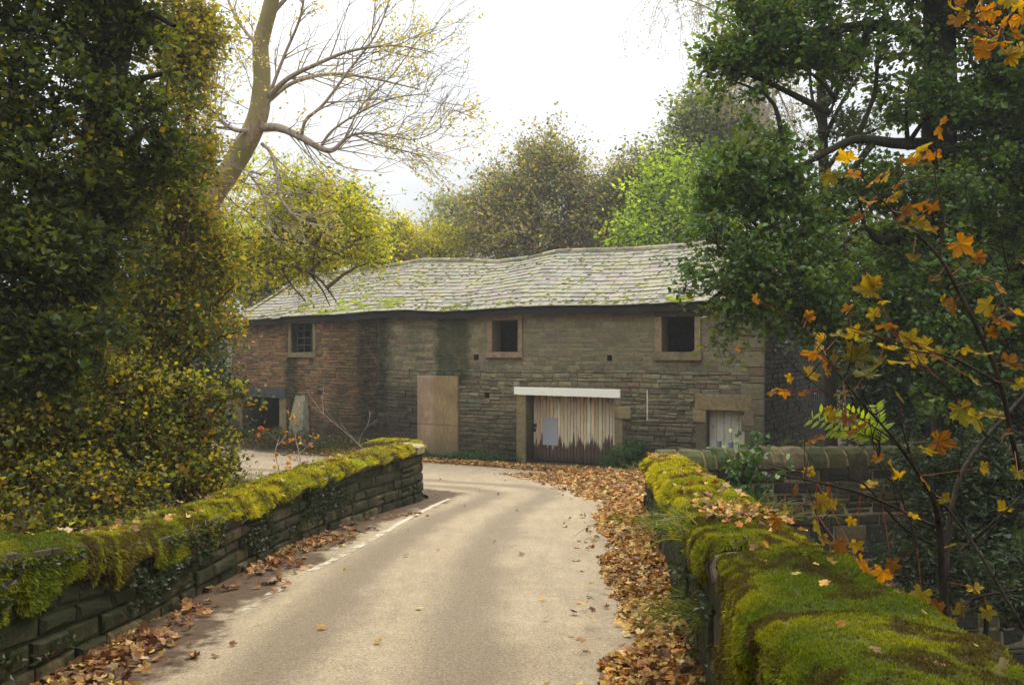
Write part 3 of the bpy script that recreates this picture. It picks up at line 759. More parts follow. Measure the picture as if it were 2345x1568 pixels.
while s < b-.02:
    w_ = random.uniform(.085, .125); e = min(s+w_, b-.01)
    col = pal(1, [(.70, .61, .46, 3), (.64, .52, .36, 2), (.76, .69, .56, 1)], .08)[0]
    block(acc, s+.002, e-.007, c0+.05+random.uniform(-.02, .03), c1+.0, RC+random.uniform(0, .010), RC-.03, col); s = e; k += 1
acc.build('planks', PLANK, gp)
acc = Acc(); r_ = rect(1243, 1276, 958, 1018)
def deeper(r, px0, px1, dpt):            # same photo columns on a plane set back by dpt
    k0, k1 = [(q-CX)/F for q in (px0, px1)]
    o0 = Jp+nR*dpt
    f_ = lambda k: (o0[0]-k*o0[1])/(k*uR[1]-uR[0])
    return f_(k0), f_(k1)
q0, q1 = deeper(None, 1242, 1277, .39)
block(acc, q0, q1, EYE-(1020-HY)/F*24.4, EYE-(957-HY)/F*24.4, RC+.018, RC, (.36, .38, .42)); acc.build('grey_panel', m_attr('weathered_sheet', .6, 60, .35, .1), gp)  # grey sheet on the planks, built as a thin panel
acc = Acc(); q0, q1 = deeper(None, 1219, 1228, .39)
for z0, z1 in ((1.5-(1000-HY)/F*24.5+.27, .0), ): pass
zz = EYE-(975-HY)/F*24.4; block(acc, q0, q1, zz-.05, zz+.04, RC+.05, RC, (.02, .015, .012)); block(acc, q0+.02, q1-.02, zz-.19, zz-.09, RC+.05, RC, (.02, .015, .012)); acc.build('latch', BLACKWOOD, gp)
acc = Acc()
hs = [.62, .8, .5]; z = c0
for hh in hs:
    e = min(z+hh, c1-.01); block(acc, a-.3, a-.002, z+.003, e-.003, .06, -.15, pal(1, [(.24, .20, .10, 1), (.20, .165, .085, 1)], .1)[0]); z = e
acc.build('door_jamb', STONE_DRESSED, gp)
acc = Acc(); z1_ = c1-.28
block(acc, b+.002, b+.24, c0, z1_-.33, .06, -.15, (.23, .175, .10)); block(acc, b+.002, b+.48, z1_-.327, z1_, .085, -.15, (.27, .215, .11)); block(acc, b+.002, b+.2, z1_+.003, c1-.01, .06, -.15, (.2, .16, .1))
acc.build('door_jamb', STONE_DRESSED, gp)
# painted beam, slightly fallen towards the right
acc = Acc(); sA, zA = wp(1180, 885); sB, zB = wp(1422, 891); hA = 18/F*24.3; hB = 19.5/F*23.2
NB = 22; vs = []; 
for i_ in range(NB):
    f_ = i_/(NB-1); s = sA+(sB-sA)*f_; zt = zA+(zB-zA)*f_; hh = hA+(hB-hA)*f_
    for (zz_, oo) in ((zt-hh+random.uniform(0, .006), -.05), (zt-hh+random.uniform(0, .008), .09), (zt-random.uniform(0, .010), .09), (zt, -.05)): vs.append(BW.map(s, zz_, oo))
q = [(4*i_+k, 4*i_+(k+1) % 4, 4*i_+4+(k+1) % 4, 4*i_+4+k)[::-1] for i_ in range(NB-1) for k in range(4)]+[(0, 1, 2, 3), tuple(4*(NB-1)+k for k in (3, 2, 1, 0))]
acc.add(vs, q=q)
m = M_('white_beam'); mpx = m.n('ShaderNodeMapping', {'Vector': m.obj(), 'Scale': (1, 1, 9)}).outputs[0]; n1 = m.noise(1.5, 4, mpx, .6); n2 = m.noise(30, 3)
c = m.mix(m.ramp(n1, [(.62, 0.), (.645, 1.)]), (.88, .88, .80), (.4, .35, .26)); c = m.mix(.3, c, m.ramp(n2, [(.3, .8), (.7, 1.1)]), 'MULTIPLY')
acc.build('painted_beam', m.surf(c, .6, m.bump(n2, .03, .001)), barn)
# right door
a, b, c0, c1 = H_d
rd = thing('door', None, None); rd.parent = barn; rd.location = -parent_loc(barn); rd['label'] = 'narrow pale door under a heavy stone lintel'
m = M_('pale_door'); n1 = m.noise(3, 5); n2 = m.noise(40, 4); c = m.mix(m.ramp(n1, [(.35, 0.), (.7, 1.)]), (.60, .59, .50), (.46, .43, .32))
c = m.mix(m.ramp(m.noise(7, 5), [(.6, 0.), (.68, .7)]), c, (.28, .15, .09)); c = m.mix(.5, c, m.ramp(n2, [(.3, .7), (.7, 1.2)]), 'MULTIPLY')
PD = m.surf(c, .75, m.bump(n2, .2, .004))
acc = Acc(); n = 5
for k in range(n): block(acc, a+(b-a)*k/n+.003, a+(b-a)*(k+1)/n-.003, c0+.03, c1-.003, -.20+.003*(k % 2), -.25)
acc.build('door_planks', PD, rd)
acc = Acc(); l0, l1, lz0, lz1 = rect(1592, 1723, 903, 940); block(acc, l0, l1, c1, lz1, .075, -.2, (.25, .19, .10)); acc.build('lintel', STONE_DRESSED, rd)
acc = Acc(); j0 = wp(1588); block(acc, j0, a-.002, c1-.32, c1-.004, .08, -.2, (.27, .21, .115)); block(acc, j0+.07, a-.002, c0, c1-.325, .05, -.2, (.13, .11, .07)); acc.build('jamb', STONE_DRESSED, rd)
acc = Acc(); j1 = wp(1729); block(acc, b+.002, j1, c1-.36, c1-.004, .08, -.2, (.2, .155, .10)); block(acc, b+.002, j1-.1, c0, c1-.365, .05, -.2, (.13, .105, .07)); acc.build('jamb', STONE_DRESSED, rd)
# left doorway: heavy dark lintel, jambs, pale rendered buttress
lo_ = thing('doorway', None, None); lo_.parent = barn; lo_.location = -parent_loc(barn); lo_['label'] = 'dark open doorway under a charred looking lintel'
a, b, c0, c1 = H_o
acc = Acc(); l0, l1, lz0, lz1 = rect(545, 657, 886, 908, True); block(acc, l0, l1, c1-.01, lz1, .11, -.2, (.07, .07, .08)); acc.build('lintel', STONE_DRESSED, lo_)
acc = Acc(); block(acc, b+.002, wp(657, None, True), c0, c1-.014, .06, -.2, (.27, .21, .11)); acc.build('jamb', STONE_DRESSED, lo_)
acc = Acc(); block(acc, -LL-.02, a-.002, c0, c1-.014, .06, -.2, (.22, .165, .09)); acc.build('jamb', STONE_DRESSED, lo_)
acc = Acc(); p0, p1 = wp(680, None, True), wp(707, None, True); z1_ = wp(690, 906, True)[1]
vs = []
for z, ins, of in ((GB, -.10, .35), (GB+.9, -.03, .28), (z1_, .06, .12)):
    for s, o_ in ((p0+ins, 0.), (p0+ins, of), (p1-ins, of), (p1-ins, 0.)): vs.append(BW.map(s, z, o_))
q = [(4*r+k, 4*r+k+1, 4*r+5+k, 4*r+4+k)[::-1] for r in range(2) for k in range(3)]+[(8, 9, 10, 11)[::-1]]
acc.add(vs, q=q, c=(.30, .29, .20)); acc.build('buttress', STONE_DRESSED, barn)
# pale limewash run
acc = Acc(); s = wp(1483); z1_ = wp(1483, 893)[1]; block(acc, s-.018, s+.018, z1_-.8, z1_, .058, .03, (.6, .58, .5)); acc.build('limewash_run', m_attr('flaking_limewash', .8, 9, .8, .5), barn)

# ------------------------------------------------------------------ moss
MY, MG, MD = np.array((.55, .48, .02)), np.array((.15, .20, .014)), np.array((.10, .065, .025))
def moss_col(x, y, yel):
    n1 = fbm(x*2.6, y*2.6, 0, 51); n2 = fbm(x*5, y*5, 0, 52)*.6+fbm(x*17, y*17, 0, 53)*.4
    k = np.clip(yel+(n1-.5)*1.6, 0, 1)[..., None]; c = MG*(1-k)+MY*k
    dk = sstep(.50, .60, n2)[..., None]*.85; return c*(1-dk)+MD*dk
def moss_strip(path, sA, sB, hfun, thick, parent, yelf, cover=1.0, dens=9000, name='moss', o0=.07, blade=.022, bare=None, drape=.12, dens2=None, lump=.07, dry=(3, 5, 8)):
    ns = int((sB-sA)/.04)+1; nt_ = 34
    S_, T_ = np.meshgrid(np.linspace(sA, sB, ns), np.linspace(0, 1, nt_), indexing='ij')
    def surf(S, T):
        xy_ = path.xy(S, -thick*np.clip((T-.3)/.6, 0, 1)); b_ = bare(xy_[0], xy_[1], T); ed = np.clip((cover+.03-b_)/.09, 0, 1)
        dr = drape*np.interp(path.xy(S)[1], dry, [1, .5, .3])*(.25+1.5*vnoise(S*2.3, 0, 0, 61))
        off = np.interp(T, [0, .12, .22, .32, .88, 1], [.055, .075, .07, .02, -thick, -thick-.03])
        zr = np.interp(T, [0, .22], [1., 0])*(-dr)+np.interp(T, [0, .22, .34, .6, .88, 1], [0, -.035, .008, .02, .0, -.18])
        TOPM = 1
        lm = (fbm(S*2.3, T*2.6, 0, 62)-.4)*lump*2*sstep(.2, .4, T)*(1-sstep(.85, 1, T))+(fbm(S*9, T*7, 0, 63)-.5)*.04
        zr = zr+(ed-1)*.05*(T > .25); off = off+np.where(T < .25, (ed-1)*.07, 0)
        return path.map(S, hfun(S)+zr+lm*ed+.012, off+(fbm(S*7, T*5, 0, 64)-.5)*.06*(T < .5)-.0)
    V = surf(S_, T_); i = (np.arange(ns-1)[:, None]*nt_+np.arange(nt_-1)[None]).ravel()
    q = np.stack([i, i+1, i+nt_+1, i+nt_], 1)
    xb = path.xy(S_, -thick*np.clip((T_-.3)/.6, 0, 1)); bn = bare(xb[0], xb[1], T_)
    keep = bn.ravel()[i] < cover
    acc = Acc(); acc.add(V.reshape(-1, 3), q=q[keep], c=(moss_col(V[..., 0], V[..., 1], yelf(V[..., 1]))*.33).reshape(-1, 3))
    o = acc.build(name, MOSSG, parent, smooth=True)
    # blades
    n = int((sB-sA)*thick*1.4*dens)
    y0 = path.xy(sA)[1]; 
    S = sA+(sB-sA)*RG.random(n)**(1.0); T = RG.random(n)
    # thin out with distance
    yy = path.xy(S)[1]; kp = RG.random(n) < np.clip((3.2/np.maximum(yy, 1.2))**1.2, .12, 1); S, T, yy = S[kp], T[kp], yy[kp]
    k_ = RG.random(len(T)) < .12; T = np.where(k_, .18+RG.random(len(T))*.18, T)
    if drape > .2: T = np.where(RG.random(len(T)) < .25, T*.2, T)
    p = surf(S, T); xb = path.xy(S, -thick*np.clip((T-.3)/.6, 0, 1)); bnn = bare(xb[0], xb[1], T)
    kp = bnn < cover; p, T, yy = p[kp], T[kp], yy[kp]; n = len(p)
    L = blade*np.clip(yy/4, .75, 2.4)*RG.uniform(.4, 1.5, n)*(1+.9*(T < .2))
    d = rdir(n); d[:, 2] = np.abs(d[:, 2])+.5; hang = T < .22
    d[hang, 2] = -RG.uniform(.1, 1.6, hang.sum()); sx, sy = path.N[0]; d[hang, 0] += sx*.5; d[hang, 1] += sy*.5
    d /= np.linalg.norm(d, axis=1)[:, None]
    sd_ = np.cross(d, rdir(n)); sd_ /= np.linalg.norm(sd_, axis=1)[:, None]; wd_ = (L*.22)[:, None]
    Vb = np.stack([p-sd_*wd_, p+sd_*wd_, p+d*L[:, None]], 1).reshape(-1, 3)
    c = moss_col(p[:, 0], p[:, 1], yelf(p[:, 1]))*RG.uniform(.55, 1.5, (n, 1))
    cc = np.repeat(c[:, None], 3, 1); cc[:, :2] *= .6; cc[:, 2] *= 1.2
    ab = Acc(); ab.add(Vb, t=np.arange(3*n).reshape(-1, 3), c=cc.reshape(-1, 3))
    ab.build('moss_fronds', MOSSB, o)
    return o

# ------------------------------------------------------------------ right parapet
PP = [(.075, .06, .035, 3), (.10, .08, .045, 3), (.055, .045, .028, 2), (.13, .10, .055, 1)]
rp = thing('parapet_wall', 'mossy stone parapet on the right of the road, thick with moss close to the camera', 'wall', (1.3, 6, -.5))
HR = .86; TK = .48
acc = Acc(); hf = lambda s: HR+0*np.asarray(s)
lay(acc, PR, [(-.15, .12), (.12, .36), (.36, .58), (.58, .76)], 0, PR.L, [], .26, .7, (.015, .05), PP, .02, gap=.012, warp=.06)
box_n = 60
for a, b in zip(np.linspace(0, PR.L, box_n)[:-1], np.linspace(0, PR.L, box_n)[1:]):
    V = [PR.map(s, z, o) for s in (a, b) for (o, z) in ((0, -.3), (0, HR-.1), (-TK-.03, HR-.1), (-TK-.03, -3.2))]
    acc.add(V, q=[(0, 4, 5, 1), (1, 5, 6, 2), (2, 6, 7, 3)], c=(.05, .045, .03))
V = [PR.map(PR.L, z, o) for (o, z) in ((0, -.3), (0, HR-.1), (-TK, HR-.1), (-TK, -.8))]; acc.add(V, q=[(0, 1, 2, 3)], c=(.1, .08, .05))
acc.build('stonework', STONE, rp)
acc = Acc(); s = 0.
while s < PR.L-.05:
    L = random.uniform(.6, 1.0); e = min(s+L, PR.L+.04); g_ = .003; far = e > PR.L-.9
    if PR.L+.04-e < .35: e = PR.L+.04
    jo = random.uniform(-.015, .02); col = pal(1, [(.10, .085, .06, 1), (.075, .065, .045, 1)], .15)[0]
    if e > PR.L-.1: col = np.array((.42, .33, .16))
    ring = [(.0, HR-.13), (.045+jo, HR-.12), (.06+jo, HR-.06), (.035+jo, HR-.015), (-.04, HR+.005), (-TK*.5, HR+.01), (-TK-.01, HR-.015), (-TK-.04, HR-.1)]; nr = 8; NL = 7
    VV = [PR.map(s_, z_+random.uniform(-.009, .009)-(.010 if k_ in (0, NL-1) else 0), o_+random.uniform(-.012, .012)-(.015 if k_ in (0, NL-1) and o_ > 0 else 0)) for k_, s_ in enumerate(np.linspace(s+g_, e-g_, NL)) for (o_, z_) in ring]
    q = [(nr*r+k, nr*r+nr+k, nr*r+nr+1+k, nr*r+1+k) for r in range(NL-1) for k in range(nr-1)]; b0 = nr*(NL-1)
    q += [(0, k, k+1, k+2) for k in (1, 3, 5)]+[(b0, b0+k+2, b0+k+1, b0+k) for k in (1, 3, 5)]
    acc.add(VV, q=q, c=col); s = e
acc.build('coping', STONE_DRESSED, rp)
def bareR(x, y, T):
    b = fbm(x*1.6, y*1.6, 0, 71)*.7+fbm(x*6, y*6, 0, 72)*.3
    b = b*.75+.06+np.clip((.22-T)/.2, 0, 1)*(fbm(y*5, T*4, 0, 73)-.36)*1.0
    return b
moss_strip(PR, 0.3, PR.L-.35, lambda s: HR+.005+0*s, TK, rp, lambda y: .10+.85*sstep(2.8, 8, y), 0.61, 100000, bare=bareR, drape=.36, blade=.0115, lump=.05)
# ------------------------------------------------------------------ left parapet
lpw = thing('parapet_wall', 'curving mossy stone parapet on the left of the road, ending in a rounded nose', 'wall', (-2.6, 8, -.6))
ySl = PL.S; yS = np.interp(PL.S, PL.S, PL.P[:, 1])
HLs = np.interp(PL.P[:, 1], [0, 4.2, 5.0, 6.0, 6.9, 9.2, 10.3, 12.5, 14.6, 17.5], [.86, .82, .74, .61, .61, .69, .745, .85, .95, 1.02])
endt = 1-sstep(PL.L-1.6, PL.L, PL.S)*.55
HLs = HLs*endt
hL = lambda s: np.interp(s, PL.S, HLs)
acc = Acc()
class Scl(Path):
    def map(s, q, z, off=0):
        x, y = PL.xy(q, off); return np.stack(np.broadcast_arrays(x, y, RZ(*PL.xy(q, 0))+z*hL(q)), -1)
PLs = Scl([(0, 0), (1, 0)]); 
PPL = [(.15, .115, .06, 3), (.22, .165, .08, 2), (.12, .09, .05, 2), (.08, .065, .04, 3)]
PPU = [(.07, .055, .03, 2), (.10, .075, .04, 2), (.05, .04, .025, 2)]
lay(acc, PLs, [(-.15, .15), (.15, .34)], 0, PL.L, [], .16, .46, (.012, .05), PPL, .022, gap=.010)
lay(acc, PLs, [(.34, .50), (.50, .68), (.68, .84)], 0, PL.L, [], .18, .5, (.0, .045), PPU, .022, gap=.012)
for a, b in zip(np.linspace(0, PL.L, 160)[:-1], np.linspace(0, PL.L, 160)[1:]):
    V = [PL.map(s, z, o) for s in (a, b) for (o, z) in ((0, -.3), (0, hL(s)*.9), (-.42, hL(s)*.9), (-.42, -1.8))]
    acc.add(V, q=[(0, 4, 5, 1), (1, 5, 6, 2), (2, 6, 7, 3)], c=(.045, .04, .028))
V = [PL.map(PL.L, z, o) for (o, z) in ((0, -.3), (0, .4), (-.42, .4), (-.42, -1.))]; acc.add(V, q=[(0, 1, 2, 3)], c=(.08, .06, .04))
acc.build('stonework', STONE, lpw)
acc = Acc(); s = 0.
while s < PL.L-.05:
    L = random.uniform(.45, .8); e = min(s+L, PL.L); yy_ = float(PL.xy((s+e)/2)[1]); nose = 14.1 < yy_ < 15.6
    col = np.array((.40, .33, .18)) if nose else pal(1, [(.08, .07, .045, 1), (.06, .052, .035, 1)], .15)[0]
    VV = []
    for s_ in np.linspace(s+.006, e-.006, 4):
        h_ = float(hL(s_))
        for (o_, z_) in ((.06, h_-.13), (.07, h_-.02), (.04, h_), (-.2, h_+.03), (-.45, h_), (-.47, h_-.1)): VV.append(PL.map(s_, z_+random.uniform(-.004, .004), o_))
    q = [(6*r+k, 6*r+6+k, 6*r+7+k, 6*r+1+k) for r in range(3) for k in range(5)]+[(0, 1, 2, 3), (0, 3, 4, 5), (21, 20, 19, 18), (23, 22, 21, 18)]
    acc.add(VV, q=q, c=col); s = e
acc.build('coping', STONE_DRESSED, lpw)
def bareL(x, y, T): return np.clip((.22-T)/.2, 0, 1)*(fbm(y*5, T*4, 0, 83)-.4)*.8-.05+fbm(x*1.6, y*1.6, 0, 81)*.7+fbm(x*6, y*6, 0, 82)*.3+.4*np.exp(-((y-14.75)/.45)**2)
sN = np.interp(15.3, PL.P[:int(len(PL.P)*.9), 1], PL.S[:int(len(PL.P)*.9)])
moss_strip(PL, 1.5, PL.L-.1, lambda s: hL(s)+.01, .42, lpw, lambda y: .22+.6*sstep(5.5, 9.5, y), .62, 42000, bare=bareL, drape=.26, blade=.0115, lump=.045, dry=(5.5, 8, 11))

# ------------------------------------------------------------------ dry-stone wall beyond the stream, with rounded coping
dw = thing('field_wall', 'old stone wall with rounded mossy coping stones running right from the parapet end', 'wall', (5, 13.2, -1))
PD_ = Path([(2.15, 12.75), (4, 12.95), (8, 13.4), (14, 13.8)], side=1)
acc = Acc(); zt = -.24
rows = mkrows(-4.6, zt-.05, .10, .30)+[(zt-.045, zt)]
lay(acc, PD_, rows, 0, PD_.L, [], .2, .55, (.0, .05), [(.06, .048, .03, 3), (.09, .068, .04, 2), (.035, .033, .03, 3), (.13, .10, .055, 1)], .022, gap=.010, warp=.08)
for a, b in zip(np.linspace(0, PD_.L, 20)[:-1], np.linspace(0, PD_.L, 20)[1:]):
    V = [PD_.map(s, z, o) for s in (a, b) for (o, z) in ((.0, -5), (.0, zt), (-.4, zt), (-.4, -2))]
    acc.add(V, q=[(0, 4, 5, 1), (1, 5, 6, 2), (2, 6, 7, 3)], c=(.30, .23, .13))
acc.build('stonework', STONE_DRY, dw)
acc = Acc(); s = .05
while s < PD_.L:
    L = random.uniform(.16, .36); h_ = random.uniform(.24, .30); e = s+L
    col = pal(1, [(.14, .12, .055, 3), (.11, .105, .045, 2), (.19, .14, .075, 1)], .2)[0]
    cj = np.array((.34, .24, .12)); k = 9; VV = []; CC = []
    for si, s_ in enumerate((s+.01, s+.03, (s+e)/2, e-.03, e-.01)):
        sh = (.93, 1., 1.03, 1., .93)[si]
        for a_ in np.linspace(-.15, pi+.15, k):
            VV.append(PD_.map(s_+random.uniform(-.004, .004), zt-.02+(h_*sh)*max(math.sin(a_), -.1)*random.uniform(.97, 1.03), -.2+.25*sh*math.cos(a_))); CC.append(col)
    q = [(k*r+j, k*r+k+j, k*r+k+j+1, k*r+j+1) for r in range(4) for j in range(k-1)]
    q += [(0, j, j+1, j+1) for j in ()]
    t = [(0, j, j+1) for j in range(1, k-1)]+[(4*k, 4*k+j+1, 4*k+j) for j in range(1, k-1)]
    acc.add(VV, q=q, t=t, c=np.array(CC))
    # mortar between the stones
    VV = [PD_.map(s_, zt-.02+(h_*.88)*max(math.sin(a_), -.1), -.2+.235*math.cos(a_)) for s_ in (e-.02, e+.03) for a_ in np.linspace(-.15, pi+.15, k)]
    acc.add(VV, q=[(j, k+j, k+j+1, j+1) for j in range(k-1)], c=cj); s = e+.012
acc.build('coping', STONE_DRY, dw, smooth=False)

# ------------------------------------------------------------------ trees and shrubs
G_DK = [(.040, .058, .012, 4), (.060, .080, .015, 3), (.028, .040, .010, 2), (.11, .095, .015, 1)]
G_MID = [(.08, .13, .02, 3), (.10, .16, .02, 3), (.05, .08, .015, 2), (.17, .18, .02, 1)]
YB = [(.40, .34, .025, 3), (.25, .26, .025, 3), (.11, .15, .02, 3), (.46, .32, .025, 1.4), (.32, .15, .02, .5)]
YG = [(.50, .52, .04, 4), (.38, .44, .04, 3), (.22, .27, .03, 2), (.62, .52, .04, 2)]
LIME = [(.30, .45, .03, 4), (.48, .58, .05, 4), (.14, .22, .02, 2)]
PALEG = [(.24, .28, .10, 3), (.32, .34, .14, 2), (.16, .20, .06, 2)]
GREYB = [(.27, .26, .11, 3), (.32, .25, .13, 3), (.18, .22, .08, 3), (.40, .28, .15, 1)]

def crown(leafacc, woodacc, skel, clumps, ncl, per, lsize, palette, cr=.35, brad=.012, hollow=.35, twig=True, up=.2, flat=.6, wood_c=(1, 1, 1), pal2=None, width=.55, jit=.3):
    """clusters of leaves filling ellipsoid clumps, each cluster hung on a branch from the skeleton"""
    vol = np.array([abs(c[3]*c[4]*c[5])**.8 for c in clumps]); m_ = int(ncl*1.35); ks = RG.choice(len(clumps), m_, p=vol/vol.sum())
    C = np.array(clumps, float)[ks]; d = rdir(m_); r = RG.uniform(hollow**2, 1.15, m_)**.5
    P = C[:, :3]+d*C[:, 3:6]*r[:, None]
    sc_ = 1.1/max(.25, cr); nv = fbm(P[:, 0]*sc_*.5, P[:, 1]*sc_*.5, P[:, 2]*sc_*.6, 91, 2)+RG.normal(0, .04, m_)
    k = np.argsort(-nv)[:ncl]; P, C, d = P[k], C[k], d[k]
    skel = np.asarray(skel)
    for i in range(0, ncl):
        dd = np.linalg.norm(skel-P[i], axis=1)+np.maximum(0, skel[:, 2]-P[i, 2])*1.2
        s = skel[np.argmin(dd)]; L = np.linalg.norm(P[i]-s)
        if L < .15: continue
        mid = s+(P[i]-s)*.5+np.array([0, 0, L*.10])+RG.normal(0, L*.07, 3)
        tube(woodacc, spline([s, mid, P[i]], 5), np.linspace(min(.05, brad*(.5+L*.7)), .004, 5), 4, c=wood_c)
    NS = 6; pl = max(1, per//NS); nsp = ncl*NS
    P6 = np.repeat(P, NS, 0); o6 = np.repeat(d, NS, 0)
    sd = o6*.55+RG.normal(0, .75, (nsp, 3))*np.array([1, 1, flat]); sd[:, 2] += .12; sd /= np.linalg.norm(sd, axis=1)[:, None]
    sl_ = cr*RG.uniform(.5, 1.9, nsp)*np.repeat(RG.uniform(.7, 1.3, ncl), NS)
    tip = P6+sd*sl_[:, None]; tip[:, 2] -= sl_*.12
    if twig: cones(woodacc, P6, tip, lsize*.07, lsize*.02, c=wood_c)
    n = nsp*pl; t = RG.random(n)**.75; q6 = np.repeat(np.arange(nsp), pl)
    pp = P6[q6]+(tip-P6)[q6]*t[:, None]; pp[:, 2] -= 0
    pp += RG.normal(0, 1, (n, 3))*(lsize*.55+cr*.10)
    cc = pal(ncl, palette, jit); c6 = np.repeat(cc*RG.uniform(.55, 1.35, (ncl, 1)), NS, 0)*RG.uniform(.7, 1.3, (nsp, 1))
    lc = pal(n, palette, jit)*.4+c6[q6]*.6
    if pal2 is not None:
        k = RG.random(n) < pal2[1]; lc[k] = pal(k.sum(), pal2[0])
    leaves(leafacc, pp, lsize, lc, up, width)
    return P
def skeleton(pts, n=30): return spline(pts, n)
def make_tree(name, label, cat, trunk, rads, limbs, clumps, ncl, per, lsize, palette, bark=None, leafm=None, group=None, auto=True, trad=None, **kw):
    trunk = np.array(trunk, float); base = trunk[0]
    root = thing(name, label, cat, base, group)
    wood = Acc(); lf = Acc()
    sk = spline(np.c_[trunk, rads], max(12, len(trunk)*5)); tube(wood, sk[:, :3], sk[:, 3], 12, rough=.12)
    skel = [sk[len(sk)//3:, :3]]; ws = Acc()
    for l in limbs:
        l = np.array(l, float); q = spline(l, max(8, len(l)*4)); tube(ws, q[:, :3], q[:, 3], 7, rough=.1); skel.append(q[:, :3])
    allsk = np.concatenate(skel)
    if auto:
        for c in clumps:
            p = np.array(c[:3]); dd = np.linalg.norm(allsk-p, axis=1)+np.maximum(0, allsk[:, 2]-p[2]+.5)*1.5; s = allsk[np.argmin(dd)]; L = np.linalg.norm(p-s)
            if L > .4:
                mid = (s+p)/2+np.array([0, 0, .12*L])+RG.normal(0, .05*L, 3); rr = min(.03+.014*L, rads[0]*.5)
                q = spline([s, mid, p], 9); tube(ws, q, np.linspace(rr, rr*.3, 9), 6); skel.append(q)
    crown(lf, ws, np.concatenate(skel), clumps, ncl, per, lsize, palette, **kw)
    t = wood.build('trunk', bark or BARK, root, smooth=True); ws.build('branches', bark or BARK, root, smooth=True)
    lf.build('crown', leafm or LEAF, root)
    return root
def cl(px, py, d, rx, ry, rd=None):        # clump from photo position and pixel radii
    p = W(px, py, d); k = d/F; return (p[0], p[1], p[2], rx*k, (rd if rd else (rx+ry)/2*k), ry*k)
def pr(px, py, d, rpx): p = W(px, py, d); return [p[0], p[1], p[2], rpx*d/F]

# the leaning, nearly bare ash against the sky
tr = [W(300, 900, 18.5), W(380, 640, 18.3), W(470, 480, 18), W(545, 360, 17.8), W(590, 270, 17.6), W(600, 180, 17.5), W(598, 100, 17.4), W(622, 0, 17.2), W(650, -160, 17), W(640, -330, 17)]
rr = [.27, .25, .225, .22, .20, .175, .16, .145, .13, .09]
ash = thing('ash_tree', 'tall leaning tree, bark painted pale as in sky glare, with nearly bare arching branches against the white sky', 'tree', tr[0])
wood = Acc(); fine = Acc(); lf = Acc()
sk = spline(np.c_[np.array(tr), rr], 70); tube(wood, sk[:, :3], sk[:, 3], 14, rough=.12)
tips = []
def grow(p, d, L, r, depth, curve, spread=.55, n=7, kids=4, acc=fine, minr=.003):
    pts = [p]; dd = d/np.linalg.norm(d); dirs = [dd]
    for k in range(n):
        dd = dd+curve*.9/n+RG.normal(0, .09, 3); dd /= np.linalg.norm(dd); pts.append(pts[-1]+dd*L/n); dirs.append(dd)
    pts = np.array(pts); tube(acc, pts, np.linspace(r, max(r*.35, minr), n+1), 5 if r > .012 else 3)
    if depth <= 0: tips.extend(pts[3:]); return
    for k in range(kids):
        j = RG.integers(2, n+1); side = RG.normal(0, 1, 3); side -= side.dot(dirs[j])*dirs[j]; side /= np.linalg.norm(side)
        nd = dirs[j]+side*spread*RG.uniform(.6, 1.4)
        grow(pts[j], nd, L*RG.uniform(.4, .7), max(minr, r*.5), depth-1, curve, spread, n-1 if n > 5 else 5, kids, acc, minr)
boughs = [
    [(600, 292, 17.6, 15), (640, 293, 17.4, 13), (695, 318, 17.2, 11.5), (730, 338, 17.1, 10), (762, 344, 17, 8), (800, 312, 16.9, 5), (850, 305, 16.8, 4), (905, 313, 16.7, 2.5)],
    [(815, 311, 16.9, 3.5), (860, 330, 16.8, 3), (930, 347, 16.7, 2.5), (982, 362, 16.6, 1.5)],
    [(612, 225, 17.5, 10), (660, 180, 17.2, 8), (720, 150, 17, 6.5), (800, 118, 16.8, 5), (900, 105, 16.6, 3), (990, 120, 16.4, 1.5)],
    [(610, 235, 17.5, 8), (670, 190, 17.6, 6.5), (760, 170, 17.7, 5), (850, 180, 17.8, 3.5), (960, 205, 17.9, 2)],
    [(690, 315, 17.2, 6), (700, 275, 17.1, 5.5), (740, 240, 17, 5), (800, 160, 16.9, 4), (860, 80, 16.8, 3), (900, -20, 16.7, 2)],
    [(735, 335, 17.1, 4.5), (760, 300, 17, 4), (820, 260, 16.9, 3.2), (900, 225, 16.8, 2.4), (985, 215, 16.7, 1.4)],
    [(608, 240, 17.5, 6), (650, 130, 17.4, 5), (690, 30, 17.3, 4), (700, -80, 17.2, 3)],
    [(600, 60, 17.3, 8), (680, -30, 17.2, 6), (780, -120, 17, 4)], [(600, 120, 17.4, 6), (540, 40, 17.6, 5), (500, -60, 17.8, 3)],
    [(588, 295, 17.6, 9), (545, 300, 17.4, 7), (510, 280, 17.2, 5), (470, 235, 17.1, 3)],
    [(600, 330, 17.7, 6), (620, 350, 17.5, 5.5), (635, 400, 17.4, 5), (640, 450, 17.3, 4), (680, 500, 17.2, 3), (740, 520, 17, 2)],
    [(600, 400, 17.6, 4), (570, 395, 17.4, 4), (600, 440, 17.3, 3.5), (612, 490, 17.2, 2.5)],
    [(790, 315, 16.9, 3), (830, 240, 16.8, 2.5), (900, 170, 16.7, 2), (960, 90, 16.6, 1.4), (1000, 70, 16.5, 1)],
    [(905, 313, 16.7, 2.5), (950, 320, 16.6, 2), (1000, 300, 16.5, 1.6), (1015, 280, 16.4, 1)],
    [(905, 313, 16.7, 2), (930, 270, 16.6, 1.6), (960, 250, 16.6, 1.2), (980, 180, 16.6, 1)],
]
